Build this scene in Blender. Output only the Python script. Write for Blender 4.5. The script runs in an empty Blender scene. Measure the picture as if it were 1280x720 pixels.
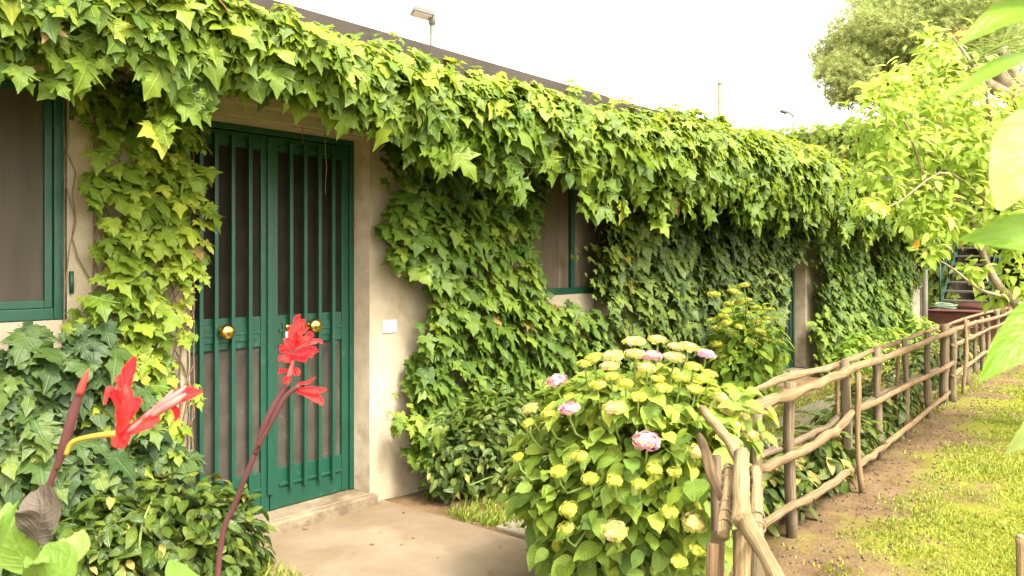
import bpy, math, random
import numpy as np
from mathutils import Vector, Matrix

R_ = random.Random(7)
rng = np.random.default_rng(11)
sc = bpy.context.scene
COL = sc.collection

# ------------------------------------------------------------------ camera
FPX, CX, HY = 1033.0, 640.0, 328.0            # focal length / principal column / horizon row of the photograph (1280x720)
CAM = np.array([0.0, -3.94, 1.5])
TH = math.radians(39.1)
FW = np.array([math.cos(TH), math.sin(TH), 0.0])
RT = np.array([math.sin(TH), -math.cos(TH), 0.0])
UP = np.array([0.0, 0.0, 1.0])
cd = bpy.data.cameras.new('camera')
cam = bpy.data.objects.new('camera', cd); COL.objects.link(cam)
cam.location = CAM
cam.rotation_euler = (math.radians(90), 0, TH - math.radians(90))
cd.sensor_width = 22.3
cd.lens = 22.3 * FPX / 1280
cd.shift_y = -(360 - HY) / 1280
cd.clip_start = 0.05; cd.clip_end = 3000
cd.dof.use_dof = True; cd.dof.focus_distance = 5.6; cd.dof.aperture_fstop = 8.0
sc.camera = cam

# ------------------------------------------------------------------ sky, sun, exposure
SUN_EL, SUN_AZ = math.radians(54), math.radians(192)      # azimuth clockwise from +Y
w = bpy.data.worlds.new('World'); sc.world = w; w.use_nodes = True
nt = w.node_tree; bg = nt.nodes['Background']
sky = nt.nodes.new('ShaderNodeTexSky'); sky.sky_type = 'NISHITA'; sky.sun_disc = False
sky.sun_elevation = SUN_EL; sky.sun_rotation = SUN_AZ; sky.dust_density = 4.0; sky.air_density = 1.0; sky.ozone_density = 1.0
hs = nt.nodes.new('ShaderNodeHueSaturation'); hs.inputs['Saturation'].default_value = 0.12
tn = nt.nodes.new('ShaderNodeMixRGB'); tn.blend_type = 'MULTIPLY'; tn.inputs[0].default_value = 1.0
tn.inputs[2].default_value = (1.0, 0.96, 0.84, 1)
nt.links.new(sky.outputs[0], hs.inputs['Color']); nt.links.new(hs.outputs[0], tn.inputs[1])
nt.links.new(tn.outputs[0], bg.inputs[0]); bg.inputs[1].default_value = 0.15
sl = bpy.data.lights.new('sun', 'SUN'); sl.energy = 0.9; sl.angle = math.radians(10); sl.color = (1.0, 0.93, 0.8)
so = bpy.data.objects.new('sun', sl); COL.objects.link(so)
sdir = Vector((math.sin(SUN_AZ) * math.cos(SUN_EL), math.cos(SUN_AZ) * math.cos(SUN_EL), math.sin(SUN_EL)))
so.rotation_euler = sdir.to_track_quat('Z', 'Y').to_euler(); so.location = (0, -6, 12)
sc.view_settings.view_transform = 'Standard'; sc.view_settings.look = 'None'
sc.view_settings.exposure = 2.92; sc.view_settings.gamma = 1.0; sc.view_settings.use_curve_mapping = False
sc.cycles.use_denoising = True
sc.cycles.max_bounces = 10; sc.cycles.diffuse_bounces = 9; sc.cycles.transmission_bounces = 6

# ------------------------------------------------------------------ pixel -> place helpers
def ray(px, py): return FW + RT * ((px - CX) / FPX) + UP * ((HY - py) / FPX)
def at(px, py, depth): return CAM + ray(px, py) * depth
def on_y(px, py, Y):
    d = ray(px, py); return CAM + d * ((Y - CAM[1]) / d[1])
def on_z(px, py, Z=0.0):
    d = ray(px, py); return CAM + d * ((Z - CAM[2]) / d[2])
def project(P):
    q = np.asarray(P) - CAM; dep = q @ FW
    dep_s = np.where(dep > .05, dep, .05)
    return CX + FPX * (q @ RT) / dep_s, HY - FPX * q[..., 2] / dep_s, dep

# ------------------------------------------------------------------ materials
def nodes_of(name):
    m = bpy.data.materials.new(name); m.use_nodes = True
    n = m.node_tree; return m, n, n.nodes['Principled BSDF']
def ramp(n, pts):
    r = n.nodes.new('ShaderNodeValToRGB'); e = r.color_ramp.elements
    while len(e) < len(pts): e.new(0.5)
    for i, (p, c) in enumerate(pts): e[i].position = p; e[i].color = (*c, 1)
    return r
def noise(n, scale, detail=4, rough=.55, vec=None, dist=0):
    t = n.nodes.new('ShaderNodeTexNoise'); t.inputs['Scale'].default_value = scale; t.inputs['Detail'].default_value = detail
    t.inputs['Roughness'].default_value = rough; t.inputs['Distortion'].default_value = dist
    if vec is not None: n.links.new(vec, t.inputs['Vector'])
    return t
def math_(n, op, a, b=None, c=None):
    m = n.nodes.new('ShaderNodeMath'); m.operation = op
    for i, v in enumerate((a, b, c)):
        if v is None: continue
        if isinstance(v, (int, float)): m.inputs[i].default_value = v
        else: n.links.new(v, m.inputs[i])
    return m.outputs[0]
def pmat(name, pts, scale=6, rough=.8, bump=.3, bscale=40, stretch=(1, 1, 1), stain=None, metallic=0, bdist=.01, spec=.3, detail=6):
    m, n, b = nodes_of(name)
    tc = n.nodes.new('ShaderNodeTexCoord'); mp = n.nodes.new('ShaderNodeMapping'); mp.inputs['Scale'].default_value = stretch
    n.links.new(tc.outputs['Object'], mp.inputs['Vector']); v = mp.outputs[0]
    t = noise(n, scale, detail, .6, v); r = ramp(n, pts); n.links.new(t.outputs[0], r.inputs[0]); colr = r.outputs[0]
    if stain:                                         # (scale, threshold lo, hi, colour)
        s = noise(n, stain[0], 5, .65, v, .4); sr = ramp(n, [(stain[1], (0, 0, 0)), (stain[2], (1, 1, 1))]); n.links.new(s.outputs[0], sr.inputs[0])
        mx = n.nodes.new('ShaderNodeMixRGB'); n.links.new(sr.outputs[0], mx.inputs[0]); n.links.new(colr, mx.inputs[1])
        mx.inputs[2].default_value = (*stain[3], 1); colr = mx.outputs[0]
    n.links.new(colr, b.inputs['Base Color'])
    b.inputs['Roughness'].default_value = rough; b.inputs['Metallic'].default_value = metallic
    b.inputs['Specular IOR Level'].default_value = spec
    if bump:
        t2 = noise(n, bscale, 5, .6, v); bp = n.nodes.new('ShaderNodeBump'); bp.inputs['Strength'].default_value = bump; bp.inputs['Distance'].default_value = bdist
        n.links.new(t2.outputs[0], bp.inputs['Height']); n.links.new(bp.outputs[0], b.inputs['Normal'])
    return m
def leafmat(name, pts, trans=.4, rough=.45, vein=.5, tcol=1.25, spec=.35, kind='palm'):
    """colour from the leaf's own tint (mesh attribute 'tint' + object colour), veins from the leaf's UV"""
    m, n, b = nodes_of(name)
    at_ = n.nodes.new('ShaderNodeAttribute'); at_.attribute_name = 'tint'
    oi = n.nodes.new('ShaderNodeObjectInfo'); sp = n.nodes.new('ShaderNodeSeparateColor'); n.links.new(oi.outputs['Color'], sp.inputs[0])
    val = math_(n, 'ADD', at_.outputs['Fac'], sp.outputs[0])
    r = ramp(n, pts); n.links.new(val, r.inputs[0]); colr = r.outputs[0]
    tc = n.nodes.new('ShaderNodeTexCoord'); t = noise(n, 3.0, 3, .6, tc.outputs['UV'])
    hsv = n.nodes.new('ShaderNodeHueSaturation'); n.links.new(colr, hsv.inputs['Color'])
    n.links.new(math_(n, 'MULTIPLY_ADD', t.outputs[0], .6, .7), hsv.inputs['Value']); colr = hsv.outputs[0]
    sx = n.nodes.new('ShaderNodeSeparateXYZ'); n.links.new(tc.outputs['UV'], sx.inputs[0])
    x = math_(n, 'ABSOLUTE', math_(n, 'SUBTRACT', sx.outputs[0], 1.0)); y = math_(n, 'SUBTRACT', sx.outputs[1], 1.0)
    if kind == 'palm':
        ang = math_(n, 'ARCTAN2', x, y); rad = math_(n, 'SQRT', math_(n, 'ADD', math_(n, 'MULTIPLY', x, x), math_(n, 'MULTIPLY', y, y)))
        ds = [math_(n, 'MULTIPLY', math_(n, 'ABSOLUTE', math_(n, 'SUBTRACT', ang, a)), rad) for a in (0, .87, 1.75)]
        d = math_(n, 'MINIMUM', math_(n, 'MINIMUM', ds[0], ds[1]), ds[2])
    else:
        q = math_(n, 'MULTIPLY', math_(n, 'SUBTRACT', y, math_(n, 'MULTIPLY', x, .8)), 7.0)
        q = math_(n, 'DIVIDE', math_(n, 'ABSOLUTE', math_(n, 'SUBTRACT', math_(n, 'FRACT', q), .5)), 7.0)
        d = math_(n, 'MINIMUM', x, math_(n, 'ADD', q, .006))
    vm = n.nodes.new('ShaderNodeMapRange'); vm.inputs[1].default_value = .005; vm.inputs[2].default_value = .035; vm.inputs[3].default_value = vein; vm.inputs[4].default_value = 0
    n.links.new(d, vm.inputs[0])
    mx = n.nodes.new('ShaderNodeMixRGB'); n.links.new(vm.outputs[0], mx.inputs[0]); n.links.new(colr, mx.inputs[1])
    hv = n.nodes.new('ShaderNodeHueSaturation'); hv.inputs['Value'].default_value = 1.7; hv.inputs['Saturation'].default_value = .85; n.links.new(colr, hv.inputs['Color'])
    n.links.new(hv.outputs[0], mx.inputs[2]); colr = mx.outputs[0]
    n.links.new(colr, b.inputs['Base Color']); b.inputs['Roughness'].default_value = rough; b.inputs['Specular IOR Level'].default_value = spec
    bp = n.nodes.new('ShaderNodeBump'); bp.inputs['Strength'].default_value = .35; bp.inputs['Distance'].default_value = .02
    n.links.new(math_(n, 'ADD', vm.outputs[0], t.outputs[0]), bp.inputs['Height']); n.links.new(bp.outputs[0], b.inputs['Normal'])
    tr = n.nodes.new('ShaderNodeBsdfTranslucent'); h2 = n.nodes.new('ShaderNodeHueSaturation'); h2.inputs['Value'].default_value = tcol; h2.inputs['Hue'].default_value = .485
    n.links.new(colr, h2.inputs['Color']); n.links.new(h2.outputs[0], tr.inputs[0])
    ms = n.nodes.new('ShaderNodeMixShader'); ms.inputs[0].default_value = trans
    n.links.new(b.outputs[0], ms.inputs[1]); n.links.new(tr.outputs[0], ms.inputs[2]); n.links.new(ms.outputs[0], n.nodes['Material Output'].inputs[0])
    return m

def woodmat(name, pts, crack, rough=.88, bump=.9):
    m, n, b = nodes_of(name)
    a = n.nodes.new('ShaderNodeAttribute'); a.attribute_name = 'grain'; v = a.outputs['Vector']
    t = noise(n, 3.2, 8, .68, v, .3); r = ramp(n, pts); n.links.new(t.outputs[0], r.inputs[0])
    mp = n.nodes.new('ShaderNodeMapping'); mp.inputs['Scale'].default_value = (17, 17, 2.4); n.links.new(v, mp.inputs[0])
    c = noise(n, 1.0, 5, .6, mp.outputs[0], .5); cr = ramp(n, [(.36, (1, 1, 1)), (.47, (0, 0, 0))]); n.links.new(c.outputs[0], cr.inputs[0])
    k = noise(n, 1.6, 3, .5, v, .8); kr = ramp(n, [(.63, (0, 0, 0)), (.70, (1, 1, 1))]); n.links.new(k.outputs[0], kr.inputs[0])
    mx = n.nodes.new('ShaderNodeMixRGB'); n.links.new(math_(n, 'MAXIMUM', math_(n, 'MULTIPLY', cr.outputs[0], .8), math_(n, 'MULTIPLY', kr.outputs[0], .7)), mx.inputs[0]); n.links.new(r.outputs[0], mx.inputs[1]); mx.inputs[2].default_value = (*crack, 1)
    n.links.new(mx.outputs[0], b.inputs['Base Color']); b.inputs['Roughness'].default_value = rough; b.inputs['Specular IOR Level'].default_value = .2
    bp = n.nodes.new('ShaderNodeBump'); bp.inputs['Strength'].default_value = bump; bp.inputs['Distance'].default_value = .010
    n.links.new(math_(n, 'ADD', c.outputs[0], t.outputs[0]), bp.inputs['Height']); n.links.new(bp.outputs[0], b.inputs['Normal'])
    return m
M = {}
M['stucco'] = pmat('stucco', [(.3, (0.2762, 0.221, 0.1535)), (.5, (0.3253, 0.2701, 0.1965)), (.7, (0.3683, 0.3192, 0.2455))], 3.0, .92, .55, 90, stain=(2.2, .56, .74, (0.221, 0.1658, 0.1104)))
M['reveal'] = pmat('reveal_plaster', [(.3, (0.3557, 0.2808, 0.1966)), (.6, (0.468, 0.3838, 0.2808)), (.8, (0.5242, 0.4493, 0.3463))], 8, .92, .8, 120, stain=(5, .55, .7, (0.2808, 0.2153, 0.1498)))
M['concrete'] = pmat('concrete', [(.3, (0.1187, 0.08478, 0.05053)), (.5, (0.1537, 0.1143, 0.07334)), (.72, (0.1886, 0.1475, 0.1019))], 2.2, .9, .45, 60, stain=(1.5, .47, .66, (.118, .082, .046)))
M['paving'] = pmat('paving_stone', [(.3, (0.1365, 0.1155, 0.084)), (.7, (0.1943, 0.1628, 0.1207))], 5, .9, .4, 60, stain=(2.5, .55, .7, (0.147, 0.105, 0.06825)))
M['fascia'] = pmat('fascia_metal', [(.3, (0.02285, 0.01582, 0.01143)), (.7, (0.03515, 0.02636, 0.01933))], 3, .55, .15, 30, stain=(5, .58, .7, (0.01406, 0.009666, 0.007034)))
M['soffit'] = pmat('soffit_board', [(.3, (0.16, 0.136, 0.104)), (.7, (0.24, 0.2, 0.152))], 4, .9, .3, 40)
M['green'] = pmat('green_paint', [(.3, (0.002644, 0.0347, 0.01982)), (.7, (0.004406, 0.04916, 0.02864))], 4, .45, .08, 60, stain=(18, .61, .68, (0.02203, 0.06361, 0.0413)), spec=.45)
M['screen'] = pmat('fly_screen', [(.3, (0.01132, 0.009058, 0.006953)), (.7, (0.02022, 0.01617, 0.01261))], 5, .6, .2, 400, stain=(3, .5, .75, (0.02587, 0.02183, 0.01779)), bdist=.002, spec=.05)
M['wscreen'] = pmat('window_screen', [(.3, (0.04, 0.0336, 0.0264)), (.7, (0.068, 0.0576, 0.0464))], 2.5, .7, .1, 400, stretch=(3, 3, .4), spec=.08)
M['dusty_lit'] = pmat('dusty_lit_screen', [(.3, (0.03516, 0.02988, 0.02462)), (.7, (0.06679, 0.05801, 0.04746))], 7, .65, .2, 400, stain=(25, .62, .72, (0.1055, 0.09492, 0.08085)), bdist=.002, spec=.05)  # paler copy of the fly screen: light below the eave painted in, plus dust
M['step'] = pmat('worn_step', [(.3, (0.1275, 0.0986, 0.0627)), (.7, (0.204, 0.1615, 0.1072))], 7, .9, .5, 60, stain=(4, .5, .65, (0.102, 0.0714, 0.0429)))
M['rear_wall'] = pmat('rear_wall', [(.3, (.045, .038, .028)), (.7, (.08, .068, .05))], 4, .9, .3, 40)
M['rust'] = pmat('rusty_shutter', [(.3, (0.0558, 0.03952, 0.0279)), (.7, (0.1023, 0.07669, 0.0558))], 3, .75, .25, 40, stretch=(4, 4, .6), stain=(3, .6, .72, (0.1535, 0.1255, 0.093)))
M['brass'] = pmat('brass', [(.3, (.62, .38, .08)), (.7, (.78, .52, .14))], 10, .22, 0, metallic=1.0)
M['plate'] = pmat('white_plastic', [(.3, (0.576, 0.528, 0.432)), (.7, (0.624, 0.576, 0.48))], 8, .4, .03)
M['pipe'] = pmat('grey_pipe', [(.3, (0.18, 0.18, 0.156)), (.7, (0.252, 0.246, 0.216))], 6, .5, .1)
M['log'] = woodmat('weathered_wood', [(.28, (0.1046, 0.06031, 0.02957)), (.5, (0.2092, 0.1335, 0.06848)), (.72, (0.3136, 0.224, 0.1246))], (0.06536, 0.03876, 0.02024))
M['post'] = woodmat('grey_wood', [(.3, (0.09583, 0.06743, 0.0414)), (.7, (0.2178, 0.1599, 0.1035))], (0.05227, 0.0363, 0.02318))
M['pale'] = woodmat('peeled_wood', [(.3, (0.1941, 0.1267, 0.0591)), (.5, (0.2836, 0.2012, 0.1026)), (.7, (0.3732, 0.2869, 0.1618))], (0.1194, 0.07079, 0.0311))
M['cord'] = pmat('binding_cord', [(.3, (0.154, 0.098, 0.056)), (.7, (0.238, 0.168, 0.105))], 60, .9, .6, 200)
M['bark'] = pmat('bark', [(.3, (.14, .10, .065)), (.7, (.30, .235, .17))], 12, .9, .8, 60)
M['vine'] = pmat('vine_bark', [(.3, (.10, .065, .04)), (.7, (.20, .13, .08))], 30, .9, .5, 100)
M['stem'] = pmat('green_stem', [(.3, (.10, .15, .03)), (.7, (.20, .25, .06))], 20, .6, .1)
M['teal'] = pmat('teal_steel', [(.3, (0.0055, 0.0275, 0.02475)), (.7, (0.009625, 0.04125, 0.03575))], 5, .5, .1)
M['tread'] = pmat('stair_tread', [(.3, (0.055, 0.044, 0.033)), (.7, (0.099, 0.0825, 0.06325))], 6, .85, .3, stain=(7, .56, .66, (0.04125, 0.02475, 0.01238)))
M['redtile'] = pmat('red_tile', [(.3, (0.0504, 0.01575, 0.00945)), (.7, (0.07872, 0.02677, 0.01575))], 6, .7, .2)
M['lampgrey'] = pmat('lamp_metal', [(.3, (0.081, 0.0765, 0.072)), (.7, (0.126, 0.1215, 0.1125))], 6, .5, .05)
M['lampglass'] = pmat('lamp_glass', [(.3, (0.275, 0.25, 0.21)), (.7, (0.325, 0.3, 0.26))], 6, .3, .05)
M['white'] = pmat('white_paint', [(.3, (0.648, 0.648, 0.63)), (.7, (0.72, 0.72, 0.702))], 6, .5, .05)
M['hose'] = pmat('hose', [(.3, (0.1125, 0.171, 0.099)), (.7, (0.162, 0.225, 0.144))], 6, .5, 0)
M['roof'] = pmat('roof_sheet', [(.3, (.22, .19, .16)), (.7, (.32, .28, .24))], 2, .8, .2)
M['petal'] = leafmat('red_petal', [(0, (0.527, 0.0102, 0.0085)), (.5, (0.663, 0.0187, 0.0153)), (1, (0.731, 0.051, 0.03825))], .35, .5, .12, 1.1, .2, 'pinnate')
M['pinkbud'] = pmat('pink_bud', [(.3, (0.3506, 0.05625, 0.05625)), (.7, (0.3952, 0.1519, 0.1406))], 30, .6, .1, stretch=(1, 1, .3))
M['purple'] = pmat('purple_stem', [(.3, (0.05089, 0.01485, 0.01719)), (.55, (0.07502, 0.02376, 0.02455)), (.75, (0.07229, 0.03762, 0.03928))], 14, .6, .15, stretch=(1, 1, .4))
M['oranges'] = pmat('orange_stalk', [(.3, (0.28, 0.196, 0.021)), (.7, (0.385, 0.154, 0.021))], 20, .5, .1)
# leaves: (dark older leaf ... young leaf)
M['ivy_lime'] = leafmat('ivy_young', [(0, (0.05507, 0.1056, 0.01045)), (.45, (0.1239, 0.1872, 0.01463)), (.8, (0.2157, 0.2736, 0.02299)), (.97, (0.3304, 0.3552, 0.0418)), (1, (0.202, 0.1248, 0.03657))], .45, .46, .4, spec=.32)
M['ivy_mid'] = leafmat('ivy_mid', [(0, (0.0282, 0.06658, 0.009405)), (.5, (0.07049, 0.1237, 0.01222)), (.97, (0.1567, 0.2134, 0.02069)), (1, (0.188, 0.1366, 0.02822))], .40, .46, .35, spec=.32)
M['ivy_dark'] = leafmat('ivy_old', [(0, (0.0187, 0.0442, 0.0119)), (.5, (0.0476, 0.085, 0.0153)), (.97, (0.1275, 0.1658, 0.02125)), (1, (0.204, 0.17, 0.0255))], .34, .48, .35, spec=.32)
M['hyd'] = leafmat('hydrangea_leaf', [(0, (0.07123, 0.1365, 0.0198)), (.5, (0.1603, 0.2374, 0.0242)), (.85, (0.2849, 0.3443, 0.0352)), (1, (0.4511, 0.4749, 0.055))], .40, .55, .4, kind='pinnate')
M['bushleaf'] = leafmat('glossy_leaf', [(0, (0.0216, 0.04608, 0.0072)), (.55, (0.054, 0.0864, 0.0108)), (.9, (0.1152, 0.1408, 0.018)), (1, (0.3024, 0.2304, 0.06))], .28, .3, .3, kind='pinnate', spec=.3)
M['shrubleaf'] = leafmat('shrub_leaf', [(0, (0.0585, 0.1306, 0.01485)), (.5, (0.1404, 0.2375, 0.0198)), (1, (0.351, 0.4275, 0.0396))], .4, .5, .3, kind='pinnate')
M['treeleaf'] = leafmat('tree_leaf', [(0, (0.1508, 0.2446, 0.02226)), (.5, (0.2927, 0.4042, 0.0487)), (.93, (0.4257, 0.5317, 0.1252)), (1, (0.4434, 0.3829, 0.08349))], .55, .5, .3, kind='pinnate')
M['bigleaf'] = leafmat('big_leaf', [(0, (0.09061, 0.1968, 0.0063)), (.5, (0.1464, 0.2649, 0.0084)), (.8, (0.2509, 0.333, 0.0588)), (1, (0.3206, 0.3784, 0.126))], .5, .42, .07, kind='pinnate')
M['cannaleaf'] = leafmat('canna_leaf', [(0, (0.0806, 0.165, 0.015)), (.6, (0.1488, 0.2244, 0.04)), (1, (0.2356, 0.2904, 0.1))], .4, .4, .10, kind='pinnate')
M['dryleaf'] = leafmat('withered_leaf', [(0, (0.06448, 0.04872, 0.0374)), (1, (0.0992, 0.07656, 0.0572))], .25, .7, .3, kind='pinnate')
M['yuccaleaf'] = leafmat('sword_leaf', [(0, (.08, .14, .03)), (.7, (.20, .26, .06)), (1, (.40, .16, .05))], .3, .45, .2, kind='pinnate')
M['needle'] = leafmat('pine_needle', [(0, (0.2024, 0.252, 0.07)), (.5, (0.3036, 0.3622, 0.12)), (1, (0.4048, 0.462, 0.18))], .5, .6, 0, kind='pinnate')
M['grass'] = leafmat('grass_blade', [(0, (0.0924, 0.132, 0.0135)), (.5, (0.1848, 0.2244, 0.0198)), (.85, (0.2688, 0.2904, 0.036)), (1, (0.3192, 0.264, 0.09))], .4, .6, 0, kind='pinnate')
M['flow_y'] = leafmat('lime_floret', [(0, (0.21, 0.2625, 0.01875)), (.5, (0.3938, 0.4, 0.0375)), (1, (0.5513, 0.5, 0.125))], .3, .7, 0, kind='pinnate')
M['flow_p'] = leafmat('pink_floret', [(0, (.42, .12, .19)), (.45, (.46, .21, .29)), (.7, (.50, .34, .30)), (1, (.46, .42, .14))], .3, .7, 0, kind='pinnate')
M['flow_m'] = leafmat('cream_floret', [(0, (0.3808, 0.3808, 0.0448)), (.55, (0.4704, 0.4368, 0.1232)), (.85, (0.4928, 0.336, 0.224)), (1, (0.448, 0.2128, 0.224))], .3, .7, 0, kind='pinnate')

# ------------------------------------------------------------------ mesh helpers
def mesh_np(name, V, T, mat, smooth=True, uv=None, tint=None):
    """triangles (or a list of polygons) -> mesh, quickly"""
    me = bpy.data.meshes.new(name)
    if isinstance(T, np.ndarray):
        V = np.asarray(V, np.float32); T = np.asarray(T, np.int32); k = T.shape[1]
        me.vertices.add(len(V)); me.vertices.foreach_set('co', V.ravel())
        me.loops.add(T.size); me.loops.foreach_set('vertex_index', T.ravel())
        me.polygons.add(len(T)); me.polygons.foreach_set('loop_start', np.arange(0, T.size, k, dtype=np.int32)); me.polygons.foreach_set('loop_total', np.full(len(T), k, np.int32))
        if uv is not None:
            u = me.uv_layers.new(name='UVMap'); u.data.foreach_set('uv', np.asarray(uv, np.float32)[T.ravel()].ravel())
    else:
        me.from_pydata([tuple(v) for v in V], [], [tuple(f) for f in T])
    if tint is not None:
        a = me.attributes.new('tint', 'FLOAT', 'POINT'); a.data.foreach_set('value', np.asarray(tint, np.float32))
    me.materials.append(mat); me.update(calc_edges=True)
    if smooth: me.polygons.foreach_set('use_smooth', np.ones(len(me.polygons), bool))
    me.validate(); return me
def link(name, me, parent=None, loc=None):
    o = bpy.data.objects.new(name, me); COL.objects.link(o)
    if parent is not None:
        o.parent = parent
    if loc is not None: o.location = loc
    return o
WORLD = {}
def origin(o):
    """world place of an object whose ancestors are neither turned nor scaled"""
    p = np.zeros(3)
    while o is not None: p = p + np.array(o.location); o = o.parent
    return p
def obj(name, V, F, mat, parent=None, smooth=False, bevel=0, kind=None, uv=None, tint=None):
    """V in world coordinates; the object's own origin sits at its bounding-box base"""
    V = np.asarray(V, float); c = (V.min(0) + V.max(0)) / 2; c[2] = V[:, 2].min()
    me = mesh_np(name, V - c, F, mat, smooth, uv, tint)
    o = link(name, me, parent, Vector(c - (origin(parent) if parent is not None else 0)))
    if bevel:
        b = o.modifiers.new('bevel', 'BEVEL'); b.width = bevel; b.segments = 2; b.limit_method = 'ANGLE'
    if kind: o['kind'] = kind
    if tint is not None: o.color = (0, 0, 0, 1)
    return o
def thing(name, label, cat, loc, group=None):
    o = bpy.data.objects.new(name, None); COL.objects.link(o); o.location = Vector(loc); o.empty_display_size = .1
    o['label'] = label; o['category'] = cat
    if group: o['group'] = group
    return o
def tag(o, label, cat=None, group=None, kind=None):
    o['label'] = label
    if cat: o['category'] = cat
    if group: o['group'] = group
    if kind: o['kind'] = kind
    return o
BOXF = [(0, 3, 2, 1), (4, 5, 6, 7), (0, 1, 5, 4), (1, 2, 6, 5), (2, 3, 7, 6), (3, 0, 4, 7)]
def boxv(x0, x1, y0, y1, z0, z1):
    return [(x0, y0, z0), (x1, y0, z0), (x1, y1, z0), (x0, y1, z0), (x0, y0, z1), (x1, y0, z1), (x1, y1, z1), (x0, y1, z1)]
def boxes(lst):
    V, F = [], []
    for b in lst:
        k = len(V); V += boxv(*b); F += [tuple(i + k for i in f) for f in BOXF]
    return V, F
def box(name, b, mat, parent=None, bevel=.003): return obj(name, boxv(*b), BOXF, mat, parent, False, bevel)
def tube(pts, rad, sides=8, jitter=0.0, seed=0, cap=True):
    P = np.asarray(pts, float); n = len(P); rad = np.broadcast_to(np.asarray(rad, float), (n,)); g = np.random.default_rng(seed)
    V, F = [], []; prev = None
    lob = 1 + jitter * g.normal(size=sides)
    for i in range(n):
        t = P[min(i + 1, n - 1)] - P[max(i - 1, 0)]; t /= (np.linalg.norm(t) + 1e-9)
        a = prev if prev is not None else (np.array([1., 0, 0]) if abs(t[2]) > .8 else np.array([0, 0, 1.]))
        u = a - t * (a @ t); u /= (np.linalg.norm(u) + 1e-9); v = np.cross(t, u); prev = u
        for k in range(sides):
            th = 2 * math.pi * k / sides; r = rad[i] * lob[k] * (1 + jitter * .5 * g.normal())
            V.append(P[i] + r * (math.cos(th) * u + math.sin(th) * v))
    global GRAIN
    Ls = np.concatenate([[0], np.cumsum(np.linalg.norm(np.diff(P, axis=0), axis=1))]) + seed * 3.7
    GRAIN = np.array([(math.cos(6.2832 * k / sides) * .5, math.sin(6.2832 * k / sides) * .5, Ls[i] * 1.1) for i in range(n) for k in range(sides)])
    for i in range(n - 1):
        for k in range(sides):
            a, b = i * sides + k, i * sides + (k + 1) % sides
            F.append((a, b, b + sides, a + sides))
    if cap: F.append(tuple(range(sides))[::-1]); F.append(tuple(range((n - 1) * sides, n * sides)))
    return V, F
def tubes(list_of):
    V, F = [], []
    for (p, r, s) in list_of:
        v, f = tube(p, r, s); k = len(V); V += v; F += [tuple(i + k for i in q) for q in f]
    return V, F
def lathe(profile, axis_o, axis_d, n=16):
    d = np.asarray(axis_d, float); d /= np.linalg.norm(d); a = np.array([0, 0, 1.]) if abs(d[2]) < .9 else np.array([1., 0, 0])
    u = np.cross(d, a); u /= np.linalg.norm(u); v = np.cross(d, u); V, F = [], []
    for (h, r) in profile:
        for k in range(n):
            th = 2 * math.pi * k / n; V.append(np.asarray(axis_o) + d * h + r * (math.cos(th) * u + math.sin(th) * v))
    for i in range(len(profile) - 1):
        for k in range(n): F.append((i * n + k, i * n + (k + 1) % n, (i + 1) * n + (k + 1) % n, (i + 1) * n + k))
    F.append(tuple(range(n))[::-1]); F.append(tuple(range((len(profile) - 1) * n, len(profile) * n)))
    return V, F
def smooth_path(pts, n):
    P = np.asarray(pts, float); k = len(P); out = []
    for t in np.linspace(0, k - 1, n):
        i = min(int(t), k - 2); f = t - i
        p0, p1, p2, p3 = P[max(i - 1, 0)], P[i], P[i + 1], P[min(i + 2, k - 1)]
        out.append(.5 * (2 * p1 + (p2 - p0) * f + (2 * p0 - 5 * p1 + 4 * p2 - p3) * f ** 2 + (3 * p1 - p0 - 3 * p2 + p3) * f ** 3))
    return np.array(out)
def vnoise(x, y, s=0.0):
    return (np.sin(x * 1.7 + 1.3 * np.sin(y * 1.1 + s) + s) + np.sin(y * 2.3 + 1.1 * np.sin(x * 1.9 - s) + 2 * s) + .6 * np.sin(x * 4.1 + y * 3.3 + s * 3) + .5 * np.sin(x * 7.7 - y * 6.1 + s)) / 3.1
def unit(a): return a / (np.linalg.norm(a, axis=-1, keepdims=True) + 1e-9)

# ------------------------------------------------------------------ leaf shapes
IVY = ([(0, 0), (.13, -.11), (.31, -.15), (.35, -.03), (.54, .03), (.44, .16), (.70, .47), (.50, .42), (.42, .50), (.23, .42), (.25, .58), (.31, .68), (.15, .80), (0, 1.06)],
       [0, 0, 0, 0, 1, 1, 1, 1, 1, 2, 2, 3, 3, 4], [0, .20, .45, .72, 1.06])
IVY2 = ([(0, 0), (.15, -.14), (.34, -.12), (.40, .02), (.52, .10), (.46, .22), (.58, .40), (.44, .44), (.38, .56), (.28, .54), (.27, .66), (.22, .76), (.12, .86), (0, 1.0)],
        [0, 0, 0, 0, 1, 1, 1, 1, 2, 2, 3, 3, 3, 4], [0, .20, .45, .72, 1.0])
IVY3 = ([(0, 0), (.11, -.09), (.27, -.17), (.33, -.05), (.56, -.03), (.42, .12), (.76, .40), (.54, .37), (.44, .45), (.19, .36), (.22, .54), (.30, .66), (.13, .84), (0, 1.16)],
        [0, 0, 0, 0, 1, 1, 1, 1, 1, 2, 2, 3, 3, 4], [0, .18, .40, .70, 1.16])
HYD = ([(0, 0), (.16, .03), (.30, .16), (.37, .34), (.36, .52), (.27, .72), (.13, .88), (0, 1.04)], [0, 0, 1, 1, 2, 3, 3, 4], [0, .22, .48, .74, 1.04])
ELL = ([(0, 0), (.13, .12), (.22, .34), (.23, .56), (.15, .80), (0, 1.0)], [0, 0, 1, 2, 2, 3], [0, .33, .66, 1.0])
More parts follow.
